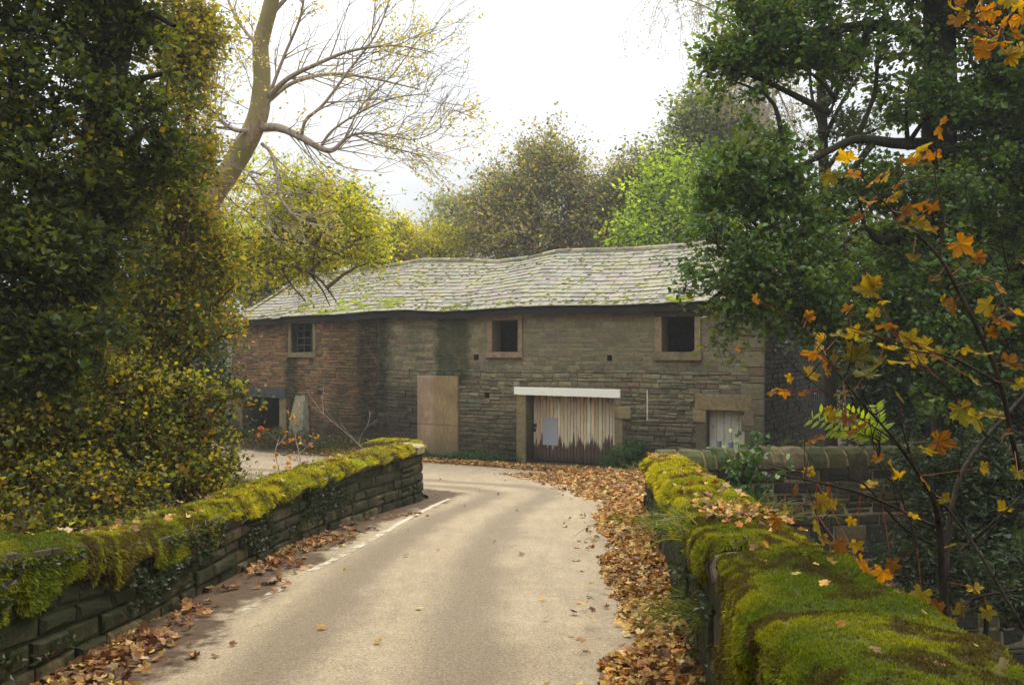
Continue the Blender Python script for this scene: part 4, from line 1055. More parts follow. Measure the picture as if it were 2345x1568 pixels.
for b in boughs:
    q = spline([pr(*k) for k in b], len(b)*4); q[:, 3] *= .72; tube(fine, q[:, :3], q[:, 3], 7)
    for j in range(len(q)//5, len(q), 2):
        r0 = q[j, 3]; t_ = q[min(j+1, len(q)-1), :3]-q[max(j-1, 0), :3]; t_ /= np.linalg.norm(t_)
        for _ in range(2):
            sd_ = RG.normal(0, 1, 3)*np.array([1, .8, 1]); sd_ -= sd_.dot(t_)*t_; sd_ /= np.linalg.norm(sd_)
            grow(q[j, :3], t_*.9+sd_*.75, RG.uniform(.5, 1.3), max(.0055, min(r0*.5, .016)), 1, np.array([.35, 0, .25]), .6, 6, 3, minr=.0042)
for k in range(16):
    j = RG.integers(30, 69); grow(sk[j, :3], RG.normal(0, 1, 3)+np.array([.0, 0, .4]), RG.uniform(.6, 1.6), .012, 1, np.array([0, 0, .4]), .6, 6, 4, minr=.004)
tips = np.array(tips); k = RG.choice(len(tips), 9000); pp = tips[k]+RG.normal(0, .09, (9000, 3)); ex_ = sk[RG.integers(25, 62, 2600), :3]+RG.normal(0, 1, (2600, 3))*np.array([.75, .5, .5])+np.array([-.3, 0, 0]); pp = np.r_[pp, ex_]
keep = fbm(pp[:, 0]*.9, pp[:, 1]*.9, pp[:, 2]*.9, 5) > .49; pp = pp[keep]
leaves(lf, pp, .062, pal(len(pp), [(.42, .40, .16, 3), (.34, .34, .16, 2), (.46, .38, .2, 2), (.4, .28, .13, 1)], .2), .2)  # ash leaves coloured pale in place of glare over the treetops
wood.build('trunk', BARK_ASH, ash, smooth=True); fine.build('branches', BARK_PALE, ash, smooth=True); lf.build('crown', LEAF, ash)

# behind the ash: thin foliage beside its trunk, part of a nearer maple (left)
make_tree('maple_tree', 'slender yellow-leaved maple whose loose crown hangs over the left end of the roof', 'tree',
    [W(455, 990, 20), W(470, 760, 20), W(540, 640, 20.2), W(640, 520, 20.5)], [.11, .10, .08, .04],
    [[pr(590, 640, 20.8, 6), pr(520, 570, 20, 5), pr(560, 545, 19.5, 4), pr(690, 555, 19, 3), pr(800, 590, 18.6, 2)],
     [pr(500, 610, 20, 5), pr(560, 610, 19.5, 4), pr(640, 605, 19, 3.5), pr(720, 630, 18.8, 3), pr(770, 690, 18.6, 1.5)],
     [pr(640, 605, 19, 3), pr(665, 650, 18.9, 2), pr(700, 690, 18.8, 1.4)], [pr(700, 615, 18.9, 2.5), pr(735, 660, 18.8, 2), pr(755, 700, 18.7, 1.2)]],
    [cl(640, 500, 20, 120, 75), cl(740, 500, 19.6, 95, 65), cl(470, 520, 20, 70, 60), cl(560, 420, 20.3, 70, 40), cl(640, 400, 20.2, 40, 30), cl(800, 470, 19.8, 50, 50), cl(840, 540, 19.6, 40, 40), cl(790, 575, 19.5, 70, 45), cl(560, 540, 20, 90, 60), cl(500, 600, 20, 80, 60), cl(620, 590, 19.5, 90, 40), cl(720, 590, 19.4, 90, 45),
     cl(690, 440, 20, 80, 45), cl(540, 470, 20.5, 60, 40), cl(850, 600, 19.4, 40, 22)],
    330, 50, .09, YG, BARK_TWIG, cr=.55, jit=.35, hollow=.05, flat=.5, pal2=(YB, .12))
# trees behind the barn
make_tree('hawthorn_tree', 'broad rounded grey-brown tree rising behind the middle of the roof', 'tree',
    [W(1270, 700, 44), W(1265, 600, 44), W(1270, 480, 44), W(1265, 400, 44)], [.35, .3, .2, .08], [],
    [cl(1265, 440, 44, 120, 115), cl(1120, 520, 43, 70, 60), cl(1440, 500, 43, 70, 70), cl(1170, 430, 43, 60, 60), cl(1390, 400, 43, 60, 60), cl(1170, 500, 43, 95, 85), cl(1370, 460, 44, 100, 110), cl(1240, 560, 42, 180, 70), cl(1400, 560, 43, 90, 70), cl(1105, 560, 43, 60, 45), cl(1430, 450, 45, 60, 70), cl(1250, 350, 44, 45, 55), cl(1340, 370, 44, 60, 45)],
    900, 48, .17, GREYB, BARK_TWIG, cr=1.15, flat=1.1, jit=.4, hollow=.05, pal2=(G_MID, .2), brad=.02)
make_tree('willow_tree', 'bright lime-green tree behind the roof beside the dark alder', 'tree',
    [W(1560, 700, 37), W(1555, 560, 37), W(1560, 430, 37)], [.2, .16, .06], [],
    [cl(1540, 420, 37, 55, 50), cl(1500, 470, 36.5, 50, 45), cl(1590, 470, 36.5, 60, 60), cl(1540, 530, 36, 90, 50), cl(1470, 545, 36, 55, 40), cl(1630, 540, 36.5, 60, 50), cl(1620, 400, 37.5, 40, 50)],
    300, 48, .17, LIME, BARK, cr=.9, flat=.7, jit=.4, hollow=.1, pal2=(G_MID, .08))
make_tree('sycamore_tree', 'tall pale green tree at the right behind the lime-green one', 'tree',
    [W(1640, 700, 42), W(1620, 500, 42), W(1610, 300, 42)], [.3, .22, .08], [],
    [cl(1600, 300, 42, 55, 70), cl(1560, 360, 42, 60, 60), cl(1640, 350, 42, 90, 100), cl(1590, 240, 42, 30, 45), cl(1520, 420, 42, 55, 60), cl(1690, 280, 43, 70, 80), cl(1570, 460, 42, 90, 60), cl(1480, 400, 43, 40, 50)],
    420, 46, .20, PALEG, BARK, cr=1.0, flat=.9, jit=.35, hollow=.15, pal2=(G_MID, .3))
make_tree('field_maple', 'low golden yellow tree above the left of the ridge', 'tree',
    [W(930, 680, 43), W(930, 600, 43), W(925, 530, 43)], [.18, .14, .05], [],
    [cl(915, 560, 43, 70, 45), cl(905, 515, 43.5, 35, 28), cl(860, 590, 42, 50, 35), cl(980, 580, 42, 60, 35), cl(1020, 560, 43, 45, 40)],
    260, 60, .14, [(.50, .44, .03, 3), (.42, .42, .03, 3), (.24, .27, .02, 2)], BARK, cr=.6, jit=.35, hollow=.1)
make_tree('poplar_tree', 'faint slim grey-green tree tips between the golden tree and the round one', 'tree',
    [W(1030, 700, 62), W(1028, 600, 62), W(1020, 470, 62)], [.2, .16, .05], [],
    [cl(1018, 490, 62, 22, 55), cl(1060, 500, 62, 28, 55), cl(985, 545, 61, 30, 35), cl(1040, 560, 61, 60, 40)],
    200, 46, .20, PALEG, BARK_PALE, cr=.8, flat=1.2, jit=.25, hollow=.1)
make_tree('beech_tree', 'yellow-green leafy tree filling the gap left of the golden one, behind the roof', 'tree',
    [W(760, 720, 39), W(760, 620, 39), W(750, 520, 39)], [.3, .25, .1], [],
    [cl(760, 500, 39, 80, 60), cl(700, 560, 38, 90, 60), cl(820, 570, 39, 60, 50), cl(640, 590, 38, 80, 70), cl(560, 620, 38, 80, 80), cl(800, 460, 40, 35, 30)],
    420, 46, .2, YG, BARK, cr=.7, jit=.35, hollow=.15, pal2=(G_MID, .2))
# birch with hanging twigs at top
bi = thing('birch_tree', 'pale birch with fine hanging twigs at the top right of the sky', 'tree', W(1750, 720, 40))
wood = Acc(); fine = Acc(); lf = Acc(); tips = []
q = spline([pr(1750, 720, 40, 14), pr(1755, 500, 40, 12), pr(1740, 250, 40, 9), pr(1735, 50, 40, 6), pr(1730, -150, 40, 4)], 24); tube(wood, q[:, :3], q[:, 3], 9)
for b in ([(1740, 230, 40, 5), (1700, 90, 40, 3), (1640, 30, 40, 2.2), (1560, -5, 40, 1.6), (1490, -15, 40, 1.2)], [(1735, 80, 40, 4), (1690, 20, 40, 3), (1640, -20, 40, 2), (1540, -50, 40, 1.4)],
          [(1745, 330, 40, 5), (1710, 230, 40, 3), (1680, 180, 40, 2), (1640, 150, 40, 1.3)], [(1742, 300, 40, 5), (1780, 200, 40, 3), (1830, 150, 40, 2), (1880, 160, 40, 1.3)], [(1742, 260, 40, 4), (1760, 180, 40, 3), (1800, 250, 40, 2), (1830, 330, 40, 1.3)]):
    qq = spline([pr(*k) for k in b], 18); tube(fine, qq[:, :3], qq[:, 3], 5)
    for j in range(3, 18):
        for _ in range(3): grow(qq[j, :3], RG.normal(0, .5, 3)+np.array([-.2, 0, .1]), RG.uniform(1.0, 2.6), .013, 1, np.array([0, 0, -1.5]), .4, 6, 3, fine, .008)
tips = np.array(tips); k = RG.choice(len(tips), 5200); pp = tips[k]+RG.normal(0, .12, (len(k), 3))
leaves(lf, pp, .09, pal(len(pp), [(.26, .25, .18, 1), (.3, .26, .2, 1)], .2)); wood.build('trunk', BARK_PALE, bi, smooth=True); fine.build('branches', BARK_PALE, bi); lf.build('crown', LEAF, bi)

# the big dark alder on the right, bough over the barn
make_tree('alder_tree', 'massive dark alder on the right whose glossy green bough hides the barn roof corner', 'tree',
    [W(2190, 1290, 13), W(2180, 900, 13), W(2165, 600, 13), W(2150, 330, 13), W(2150, 100, 13), W(2140, -120, 13), W(2120, -420, 13)], [.34, .30, .27, .25, .23, .18, .09],
    [[pr(2150, 330, 13, 17), pr(2060, 330, 12.6, 13), pr(1960, 320, 12.3, 10), pr(1890, 350, 12.2, 7), pr(1800, 400, 12.2, 6), pr(1740, 430, 12.2, 3)],
     [pr(2150, 150, 13, 22), pr(2080, 75, 12.7, 17), pr(1990, 60, 12.4, 13), pr(1880, 75, 12.3, 9), pr(1760, 100, 12.2, 5)],
     [pr(2165, 560, 13, 16), pr(2080, 545, 12.7, 11), pr(2010, 550, 12.5, 9), pr(1980, 520, 12.4, 6), pr(1930, 560, 12.3, 4), pr(1830, 640, 12.2, 3)],
     [pr(2000, 325, 12.4, 9), pr(1950, 390, 12.3, 7), pr(1880, 470, 12.2, 5), pr(1800, 560, 12.1, 4), pr(1700, 640, 12, 2.5)],
     [pr(2160, 280, 13, 14), pr(2230, 260, 13, 9), pr(2300, 330, 13, 6)], [pr(1960, 320, 12.4, 6), pr(2000, 220, 12.4, 5), pr(2010, 120, 12.4, 4)],
     [pr(1990, 65, 12.4, 6), pr(1930, 180, 12.4, 4.5), pr(1900, 260, 12.4, 3)]],
    [cl(1700, 50, 12.2, 70, 60), cl(1650, 150, 12.1, 40, 60), cl(1760, 100, 12.2, 90, 60), cl(1640, 560, 11.9, 60, 60), cl(1600, 640, 11.7, 50, 45), cl(1760, 60, 12.3, 110, 75), cl(1690, 110, 12.2, 60, 70), cl(1880, 20, 12.6, 120, 60), cl(2030, 50, 12.4, 100, 70), cl(1830, 150, 12.4, 110, 45), cl(1690, 190, 12.2, 50, 40),
     cl(1760, 330, 12.4, 100, 50), cl(1720, 400, 12.2, 110, 75), cl(1830, 450, 12.3, 110, 60), cl(1680, 480, 12.2, 90, 70), cl(1800, 530, 12, 130, 60), cl(1740, 600, 11.9, 120, 55),
     cl(1650, 620, 11.8, 70, 60), cl(1620, 690, 11.7, 55, 50), cl(1710, 690, 11.8, 90, 60), cl(1800, 700, 11.9, 90, 60), cl(1660, 750, 11.7, 60, 35), cl(1960, 440, 12.5, 80, 55),
     cl(2080, 200, 12.6, 100, 80), cl(2250, 180, 12.8, 130, 120), cl(2230, 20, 12.8, 120, 90), cl(2270, 400, 12.8, 120, 120), cl(2060, 420, 12.7, 80, 60), cl(2090, 560, 12.8, 110, 70),
     cl(2350, 250, 12.8, 120, 200), cl(2300, 620, 12.8, 120, 110), cl(1900, 620, 12.3, 90, 60), cl(1880, 730, 12.3, 90, 60), cl(2000, 680, 12.7, 100, 60), cl(2150, 700, 12.8, 100, 60),
     cl(2150, 640, 11.9, 90, 70), cl(2160, 770, 11.8, 90, 80), cl(2200, 900, 11.8, 100, 80), cl(2040, 770, 12.2, 90, 60), cl(2300, 780, 12, 110, 100), cl(2170, 460, 12, 70, 60), cl(2170, 230, 12.1, 60, 50), cl(1960, 130, 12.3, 80, 50), cl(1790, 640, 11.7, 120, 60), cl(2000, -120, 12.6, 250, 100), cl(2300, -150, 12.8, 250, 120), cl(2500, 100, 12.8, 160, 250), cl(2500, 500, 12.8, 160, 250)],
    2750, 44, .078, [(.06, .12, .016, 4), (.095, .17, .022, 4), (.04, .07, .012, 2), (.16, .21, .022, 2)], BARK, LEAF_GLOSSY, cr=.24, flat=.55, jit=.4, hollow=.1, pal2=([(.16, .15, .02, 1)], .03), width=.75)
make_tree('ivy_clad_ash', 'thin straight ivy-clad trunk standing left of the alder trunk', 'tree',
    [W(1905, 1100, 17), W(1895, 700, 17), W(1885, 380, 17), W(1880, 150, 17), W(1880, -60, 17)], [.13, .12, .10, .085, .05],
    [[pr(1882, 330, 17, 7), pr(1930, 230, 17, 4), pr(1990, 140, 17, 2)], [pr(1884, 300, 17, 6), pr(1860, 230, 17, 4), pr(1850, 120, 17, 3)], [pr(1884, 400, 17, 6), pr(1940, 330, 17, 5), pr(2020, 290, 17, 2)]],
    [cl(1885, 260, 17, 16, 120), cl(1885, 480, 17, 18, 120), cl(1900, 640, 17, 60, 60), cl(1930, 120, 17, 70, 60), cl(1950, 560, 17.5, 60, 60), cl(1960, 290, 17, 60, 40)],
    240, 48, .075, G_DK, BARK, LEAF_GLOSSY, auto=False, cr=.2, jit=.4, hollow=.2, brad=.006)
make_tree('holly_tree', 'dark evergreen mass filling the right background behind the field wall', 'tree',
    [W(2160, 1250, 19), W(2160, 900, 19), W(2150, 600, 19)], [.2, .18, .08], [],
    [cl(2050, 620, 19, 120, 100), cl(2180, 600, 19, 140, 120), cl(2320, 650, 19, 140, 160), cl(2080, 780, 19, 120, 110), cl(2220, 820, 18.5, 150, 130), cl(2380, 850, 18.5, 130, 150), cl(2060, 940, 18.8, 110, 90),
     cl(2180, 1000, 18, 150, 100), cl(2350, 1030, 18, 150, 130), cl(1990, 850, 19.5, 60, 140), cl(2050, 1060, 17, 90, 60)],
    1300, 46, .13, [(.025, .042, .010, 4), (.04, .06, .014, 3), (.07, .085, .02, 1)], BARK, LEAF_GLOSSY, cr=.42, jit=.4, hollow=.3)

# left side
make_tree('oak_tree', 'huge dark broad-leaved tree filling the upper left corner', 'tree',
    [W(150, 1000, 9.5), W(200, 700, 9.5), W(225, 400, 9.4), W(240, 240, 9.4), W(268, 60, 9.3), W(300, -80, 9.2), W(330, -300, 9)], [.26, .24, .21, .19, .18, .15, .08],
    [[pr(240, 240, 9.4, 14), pr(300, 190, 9.2, 9), pr(370, 170, 9.1, 5)], [pr(268, 80, 9.3, 12), pr(330, 30, 9.2, 8), pr(400, 60, 9.1, 5)], [pr(230, 330, 9.4, 12), pr(280, 330, 9.2, 8), pr(340, 290, 9.1, 4)]],
    [cl(80, 80, 9, 130, 110), cl(230, 40, 9.5, 100, 70), cl(330, 60, 9.4, 80, 55), cl(350, 150, 9.4, 80, 60), cl(130, 240, 8.8, 140, 110), cl(280, 260, 9.6, 90, 80), cl(380, 240, 9.6, 60, 60), cl(350, 350, 9.6, 75, 60),
     cl(80, 400, 8.6, 140, 120), cl(230, 430, 9.4, 110, 90), cl(380, 400, 9.8, 50, 30), cl(60, 580, 8.4, 130, 120), cl(190, 580, 9, 120, 90), cl(70, 760, 8.2, 130, 110), cl(200, 740, 8.8, 90, 80), cl(60, 920, 8, 110, 90),
     cl(-150, 200, 8.5, 160, 250), cl(-150, 600, 8.2, 160, 300), cl(100, -150, 9, 250, 120), cl(330, -150, 9.2, 140, 80), cl(330, 460, 9.8, 60, 40)],
    1200, 44, .066, [(.055, .08, .013, 4), (.085, .115, .016, 3), (.034, .05, .010, 2), (.17, .18, .02, 1.1), (.2, .11, .015, .25)], BARK, LEAF, cr=.26, flat=.6, jit=.4, hollow=.05, pal2=([(.22, .18, .02, 1), (.16, .17, .02, 1)], .04), width=.7)
make_tree('cherry_tree', 'thin golden-green tree beside the big oak against the sky', 'tree',
    [W(380, 960, 12.5), W(400, 700, 12.5), W(420, 480, 12.5), W(430, 250, 12.5)], [.09, .08, .06, .03], [],
    [cl(420, 90, 12.5, 55, 90), cl(430, 220, 12.5, 50, 90), cl(450, 330, 12.5, 45, 60), cl(400, 400, 12.3, 60, 50), cl(470, 60, 12.7, 40, 60), cl(440, 440, 12.5, 60, 40)],
    330, 40, .072, [(.32, .27, .04, 3), (.24, .24, .04, 3), (.40, .28, .07, 2), (.15, .16, .03, 2)], BARK_TWIG, LEAF, cr=.26, flat=.7, jit=.3, hollow=.1)
make_tree('hazel_bush', 'yellow-brown leafed bush between the oak and the barn left corner', 'bush',
    [W(400, 1060, 12.8), W(410, 900, 12.8), W(400, 700, 12.6), W(380, 540, 12.6)], [.07, .06, .05, .025],
    [[pr(405, 880, 12.8, 5), pr(440, 780, 12.6, 4), pr(500, 690, 12.4, 3), pr(540, 650, 12.2, 1.5)], [pr(405, 850, 12.8, 5), pr(340, 700, 12.4, 4), pr(320, 520, 12.2, 2)]],
    [cl(310, 520, 12.5, 70, 50), cl(400, 510, 12.8, 70, 45), cl(340, 620, 12.4, 80, 55), cl(450, 600, 12.8, 80, 60), cl(410, 690, 12.6, 80, 50), cl(500, 700, 12.4, 60, 50), cl(330, 730, 12.3, 70, 60), cl(470, 770, 12.3, 60, 30), cl(540, 760, 12, 40, 18),
     cl(300, 830, 12.2, 80, 60), cl(240, 620, 12.2, 60, 70), cl(230, 480, 12.2, 60, 50)],
    600, 42, .062, YB, BARK_TWIG, cr=.32, jit=.4, hollow=.2, pal2=(G_MID, .25), width=.7)
make_tree('hawthorn_bush', 'low spreading yellow-leaved bush overhanging the left wall', 'bush',
    [W(270, 1200, 8.6), W(280, 1080, 8.6), W(290, 980, 8.6), W(300, 900, 8.6)], [.06, .05, .04, .02],
    [[pr(280, 1060, 8.6, 5), pr(380, 980, 8.8, 4), pr(470, 930, 9, 3), pr(560, 905, 9.2, 1.5)], [pr(280, 1080, 8.6, 5), pr(360, 1040, 8.8, 4), pr(450, 1040, 9, 2)]],
    [cl(270, 880, 8.8, 80, 40), cl(370, 920, 9, 80, 45), cl(460, 950, 9.1, 60, 35), cl(180, 980, 8.4, 90, 50), cl(290, 1000, 8.6, 90, 45), cl(400, 1030, 8.9, 90, 40), cl(520, 910, 9.2, 40, 14), cl(170, 1070, 8.2, 100, 50), cl(300, 1090, 8.4, 90, 40),
     cl(80, 1150, 7.5, 110, 50), cl(250, 1150, 7.8, 110, 45), cl(120, 1210, 7.2, 90, 35), cl(80, 1080, 8, 90, 60), cl(430, 1100, 8.8, 90, 35), cl(70, 980, 8, 80, 50), cl(500, 1050, 9.1, 50, 30)],
    720, 42, .046, YB, BARK_TWIG, cr=.22, jit=.4, hollow=.1, pal2=(G_DK, .42), width=.8)
make_tree('elder_bush', 'dark leafy shrub crowding the shade behind the left bushes', 'bush',
    [W(300, 1080, 15), W(310, 950, 15), W(320, 820, 15)], [.08, .07, .03], [],
    [cl(480, 800, 26, 40, 90), cl(490, 920, 26, 45, 80), cl(440, 700, 26, 60, 80), cl(250, 900, 15, 120, 90), cl(400, 860, 15.2, 90, 80), cl(470, 880, 16, 50, 90), cl(150, 780, 14, 130, 150), cl(330, 1020, 15, 120, 60), cl(60, 950, 13, 130, 150), cl(480, 960, 16, 40, 40)],
    420, 58, .08, [(.02, .035, .010, 4), (.03, .05, .012, 3), (.05, .06, .015, 1)], BARK, LEAF_GLOSSY, cr=.38, jit=.4, hollow=.3)

# far woods closing the view
acc = Acc(); wd = Acc()
cls = []
for i_ in range(46):
    a = i_/45; x = -62+a*60 if i_ < 24 else 14+(i_-24)*2.6; y = random.uniform(42, 58) if i_ < 24 else random.uniform(34, 55)
    h_ = random.uniform(3.2, 5.2); cls.append((x, y, float(terrain(x, y))+h_*.55, random.uniform(2, 3.4), 2.5, h_*.8))
for i_ in range(26):
    x = -14-random.uniform(0, 16); y = random.uniform(8, 34); h_ = random.uniform(4, 8); cls.append((x, y, float(terrain(x, y))+h_*.6, 2.6, 2.6, h_*.6))
for i_ in range(22):
    x = 11+random.uniform(0, 14); y = random.uniform(6, 30); h_ = random.uniform(4, 9); cls.append((x, y, float(terrain(x, y))+h_*.6, 2.6, 2.6, h_*.6))
crown(acc, wd, np.array([[c[0], c[1], c[2]-2] for c in cls]), cls, 2000, 46, .24, [(.04, .055, .015, 3), (.07, .075, .02, 2), (.03, .045, .012, 2), (.12, .11, .02, 1)], cr=.95, hollow=.2, brad=.01)
o = acc.build('distant_woods', LEAF); tag(o, 'mass of dark woodland closing the view left and right of the barn', 'woodland', kind='stuff')
o2 = wd.build('undergrowth_branches', BARK, o)

# unseen trees added beside and behind the camera to shade the near walls
def shade_tree(x, y, h, r, label):
    z0 = float(terrain(x, y)); make_tree('unseen_shade_tree', label, 'tree', [(x, y, z0), (x+.2, y, z0+h*.4), (x, y+.2, z0+h)], [.25, .2, .08], [],
        [(x, y, z0+h, r, r, r*.8), (x+r*.5, y-1, z0+h*.75, r*.8, r*.8, r*.6), (x-r*.5, y+1, z0+h*.7, r*.8, r*.8, r*.7)], 260, 34, .16, G_DK, cr=.6, hollow=.2)
shade_tree(-6.5, 3.0, 5.5, 2.8, 'unseen tree added for shade, left of the road beside the camera')
shade_tree(6.5, 1.5, 5.5, 2.6, 'unseen tree added for shade, right of the road beside the camera')
for (x, y, sg, lb) in ((-5.6, 0, 1, 'unseen tree added for shade, arching over the lane from the left, beside the camera'), (5.6, -2.5, -1, 'unseen tree added for shade, arching over the lane from the right, beside the camera')):  # out-of-view canopy added over the lane to darken the near road
    z0 = float(terrain(x, y))
    make_tree('unseen_shade_canopy', lb, 'tree', [(x, y, z0), (x+sg*.6, y, z0+4), (x+sg*1.8, y+.5, z0+8)], [.24, .2, .09], [],
        [(x+sg*2, y+1.2, 6.4, 2.2, 2.4, .8), (x+sg*4.2, y+.6, 6.9, 2.0, 2.6, .7), (x+sg*.6, y-1.5, 6.0, 2, 2, 1), (x+sg*.2, y+2.5, 5.4, 1.5, 1.6, .9)], 420, 36, .14, G_DK, cr=.6, hollow=.1)
shade_tree(-5, -7, 6, 3.2, 'unseen tree added for shade, left of the road behind the camera')
shade_tree(4.5, -7, 6, 3.0, 'unseen tree added for shade, right of the road behind the camera')

# ------------------------------------------------------------------ fallen leaves
def litter(name, label, pts, size, palette, shape=ML_LO, tilt=.55, curl=.8, parent=None):
    n = len(pts); nrm = rdir(n)*tilt+np.array([0, 0, 1.]); a = rdir(n); a[:, 2] *= .3
    acc = Acc(); mleaves(acc, pts, size, pal(n, palette, .35), a, nrm, shape, curl, .15)
    o = acc.build(name, LITTER, parent); return tag(o, label, 'leaf litter', kind='stuff') if label else o
LP = [(.58, .33, .07, 4), (.46, .22, .04, 4), (.62, .41, .13, 2.4), (.24, .11, .035, 4), (.12, .06, .03, 2.5), (.56, .19, .02, 1.5), (.72, .54, .26, 1)]
n = 15000; y = 2.2+RG.random(n)**1.15*18.3
xe = np.interp(y, [2, 4.7, 8.3, 11.6, 14.4, 17, 20.5], [.28, .62, .97, 1.28, 1.36, .75, -.4]); xw = np.interp(y, [2, 4.71, 8, 12.3, 14, 17.2, 20.5], [.74, 1.05, 1.44, 1.93, 2.9, 3.6, 2.6])
u = RG.random(n)**.85; ed = (fbm(y*1.6, 0, 0, 14)-.5)*.5
x = xe+ed*(1-u)+(xw-xe)*u-(RG.random(n) < .022)*RG.random(n)**2*.6*(y < 17)
z = RZ(x, y)+.03+RG.random(n)*.09*sstep(0, .5, u)+.07*sstep(.55, 1, u)*(y < 12.4)
litter('leaf_litter', 'deep drift of tan and orange fallen leaves along the foot of the right parapet', np.c_[x, y, z], RG.uniform(.055, .105, n)*np.clip(y/9, .85, 1.15), LP)
n = 3400; S = RG.random(n)*16; off = .05+np.abs(RG.normal(0, .24, n)); x, y = PL.xy(S*.86+.5, off)
k = fbm(x*1.3, y*1.3, 0, 18)+RG.random(n)*.25 > .64; x, y = x[k], y[k]
litter('fallen_leaves', 'scattered brown and orange leaves along the foot of the left parapet', np.c_[x, y, RZ(x, y)+.03+RG.random(len(x))*.02], RG.uniform(.05, .11, len(x)), [(.40, .20, .06, 3), (.26, .11, .04, 4), (.55, .38, .12, 1), (.16, .07, .03, 3)])
n = 6500; s = RG.random(n)*12.6-1.5; off = 1.1+RG.random(n)**1.0*1.7+.5*(s/12); x, y = BW.xy(s, off*1.0); kk = np.abs(RG.normal(0, .35, n)); 
off = 1.0+kk+.75*sstep(2, 10, s)*RG.random(n)*1.4; x, y = BW.xy(s, off)
litter('verge_leaves', 'line of orange leaves between the road and the barn front', np.c_[x, y, RZ(x, y)+.03+RG.random(n)*.04], RG.uniform(.06, .11, n), LP)
n = 42; x = RG.uniform(-2, 1.3, n); y = RG.uniform(3.5, 22, n)
litter('stray_leaves', 'few single leaves blown onto the asphalt', np.c_[x, y, RZ(x, y)+.06], RG.uniform(.04, .08, n), LP)
for (s0, s1, pth, hh, nm, lb, nn_) in ((1.5, PR.L-.1, PR, HR, 'parapet_leaves', 'dead leaves caught in the moss on top of the right parapet', 330), (3, PL.L*.8, PL, None, 'coping_leaves', 'dead leaves caught in the moss on top of the left parapet', 160)):
    S = RG.uniform(s0, s1, nn_); 
    if hh: S = np.where(RG.random(nn_) < .35, s0+RG.normal(6.1, .35, nn_), np.where(RG.random(nn_) < .3, PR.L-RG.random(nn_)*1.1, S))
    off = -RG.uniform(.0, .45, nn_); p = pth.map(S, (HR if hh else hL(S))+.07, off)
    litter(nm, lb, p, RG.uniform(.04, .09, nn_)*np.clip(p[:, 1]/6, .6, 1), LP, tilt=.7)

# ------------------------------------------------------------------ ground plants
def blades(acc, P, L, col, lean=.5, w=.006, seg=4, dirb=None, grav=.8):
    n = len(P); d = rdir(n); d[:, 2] = np.abs(d[:, 2])*1+.8/lean*.5
    if dirb is not None: d = d+np.array(dirb)
    d /= np.linalg.norm(d, axis=1)[:, None]; hz = rdir(n); hz[:, 2] = 0
    sd_ = np.cross(d, rdir(n)); sd_ /= np.linalg.norm(sd_, axis=1)[:, None]
    L = np.broadcast_to(L, (n,))[:, None]; rows = []; cc = []
    for k in range(seg+1):
        t = k/seg; c_ = P+d*L*t+np.array([0, 0, -1.])*L*grav*t*t*.6+hz*L*.25*t*t; ww = w*(1-t*.9)
        rows += [c_-sd_*ww, c_+sd_*ww]; cc += [col*(.6+.5*t)]*2
    V = np.stack(rows, 1); m = 2*(seg+1); i = np.arange(n)[:, None]*m
    q = np.concatenate([np.hstack([i+2*k, i+2*k+1, i+2*k+3, i+2*k+2]) for k in range(seg)])
    acc.add(V.reshape(-1, 3), q=q, c=np.stack(cc, 1).reshape(-1, 3))
GR = [(.14, .19, .03, 3), (.24, .27, .05, 2), (.09, .13, .03, 2), (.34, .30, .12, 1)]
def tuft(label, p, n, L, spread=.12, lean=.6, dirb=None, w=.004, palette=GR, group=None, name='grass_tuft'):
    acc = Acc(); P = np.asarray(p)+RG.normal(0, 1, (n, 3))*np.array([spread, spread, .01]); blades(acc, P, RG.uniform(.5, 1.2, n)*L, pal(n, palette, .3), lean, w, dirb=dirb)
    return tag(acc.build(name, LEAF), label, 'grass', group)
sR = lambda y: float(np.interp(y, PR.P[:, 1], PR.S))
def topR(y, off=-.1, dz=0): return PR.map(sR(y), HR+dz, off)
tuft('grass tuft drooping over the road edge of the right parapet, half way along', topR(5.0, .02, -.02), 330, .30, .16, .9, (-.8, 0, -.2), .0035)
tuft('finer grass tuft on the far side of the right parapet top, half way along', topR(5.6, -.42, 0), 260, .22, .2, .8, (.3, 0, 0), .003, [(.16, .15, .04, 2), (.10, .11, .03, 1)])
tuft('short grass tuft on the road face of the right parapet, below the drooping one', PR.map(sR(4.5), .45, .06), 220, .28, .12, .9, (-.7, 0, -.5), .0035)
tuft('grass growing by the far pale coping stone of the right parapet', topR(11.5, .04, -.1), 120, .2, .15, .9, (-.5, 0, 0), .004)
def topL(y, off=-.2, dz=0): s = float(np.interp(y, PL.P[:220, 1], PL.S[:220])); return PL.map(s, hL(s)+dz, off)
iL = np.argmax(PL.P[:, 1] > 14.6)
def topL(y, off=-.2, dz=0):
    s = float(np.interp(y, PL.P[:iL, 1], PL.S[:iL])); return PL.map(s, float(hL(s))+dz, off)
tuft('bright grass tuft on the left parapet near its nose', topL(11.6, -.05), 150, .2, .18, .9, (.4, 0, 0), .005, LIME)
tuft('grass tuft standing behind the middle of the left parapet top', topL(9.6, -.4), 260, .26, .3, .7, None, .004)
tuft('grass tuft on the near part of the left parapet', topL(6.9, -.3), 200, .22, .2, .7, None, .003)
tuft('straw-coloured grass along the left parapet top near the nose', topL(12.8, -.3), 300, .22, .35, .7, None, .005, [(.3, .2, .06, 2), (.2, .19, .04, 2)])

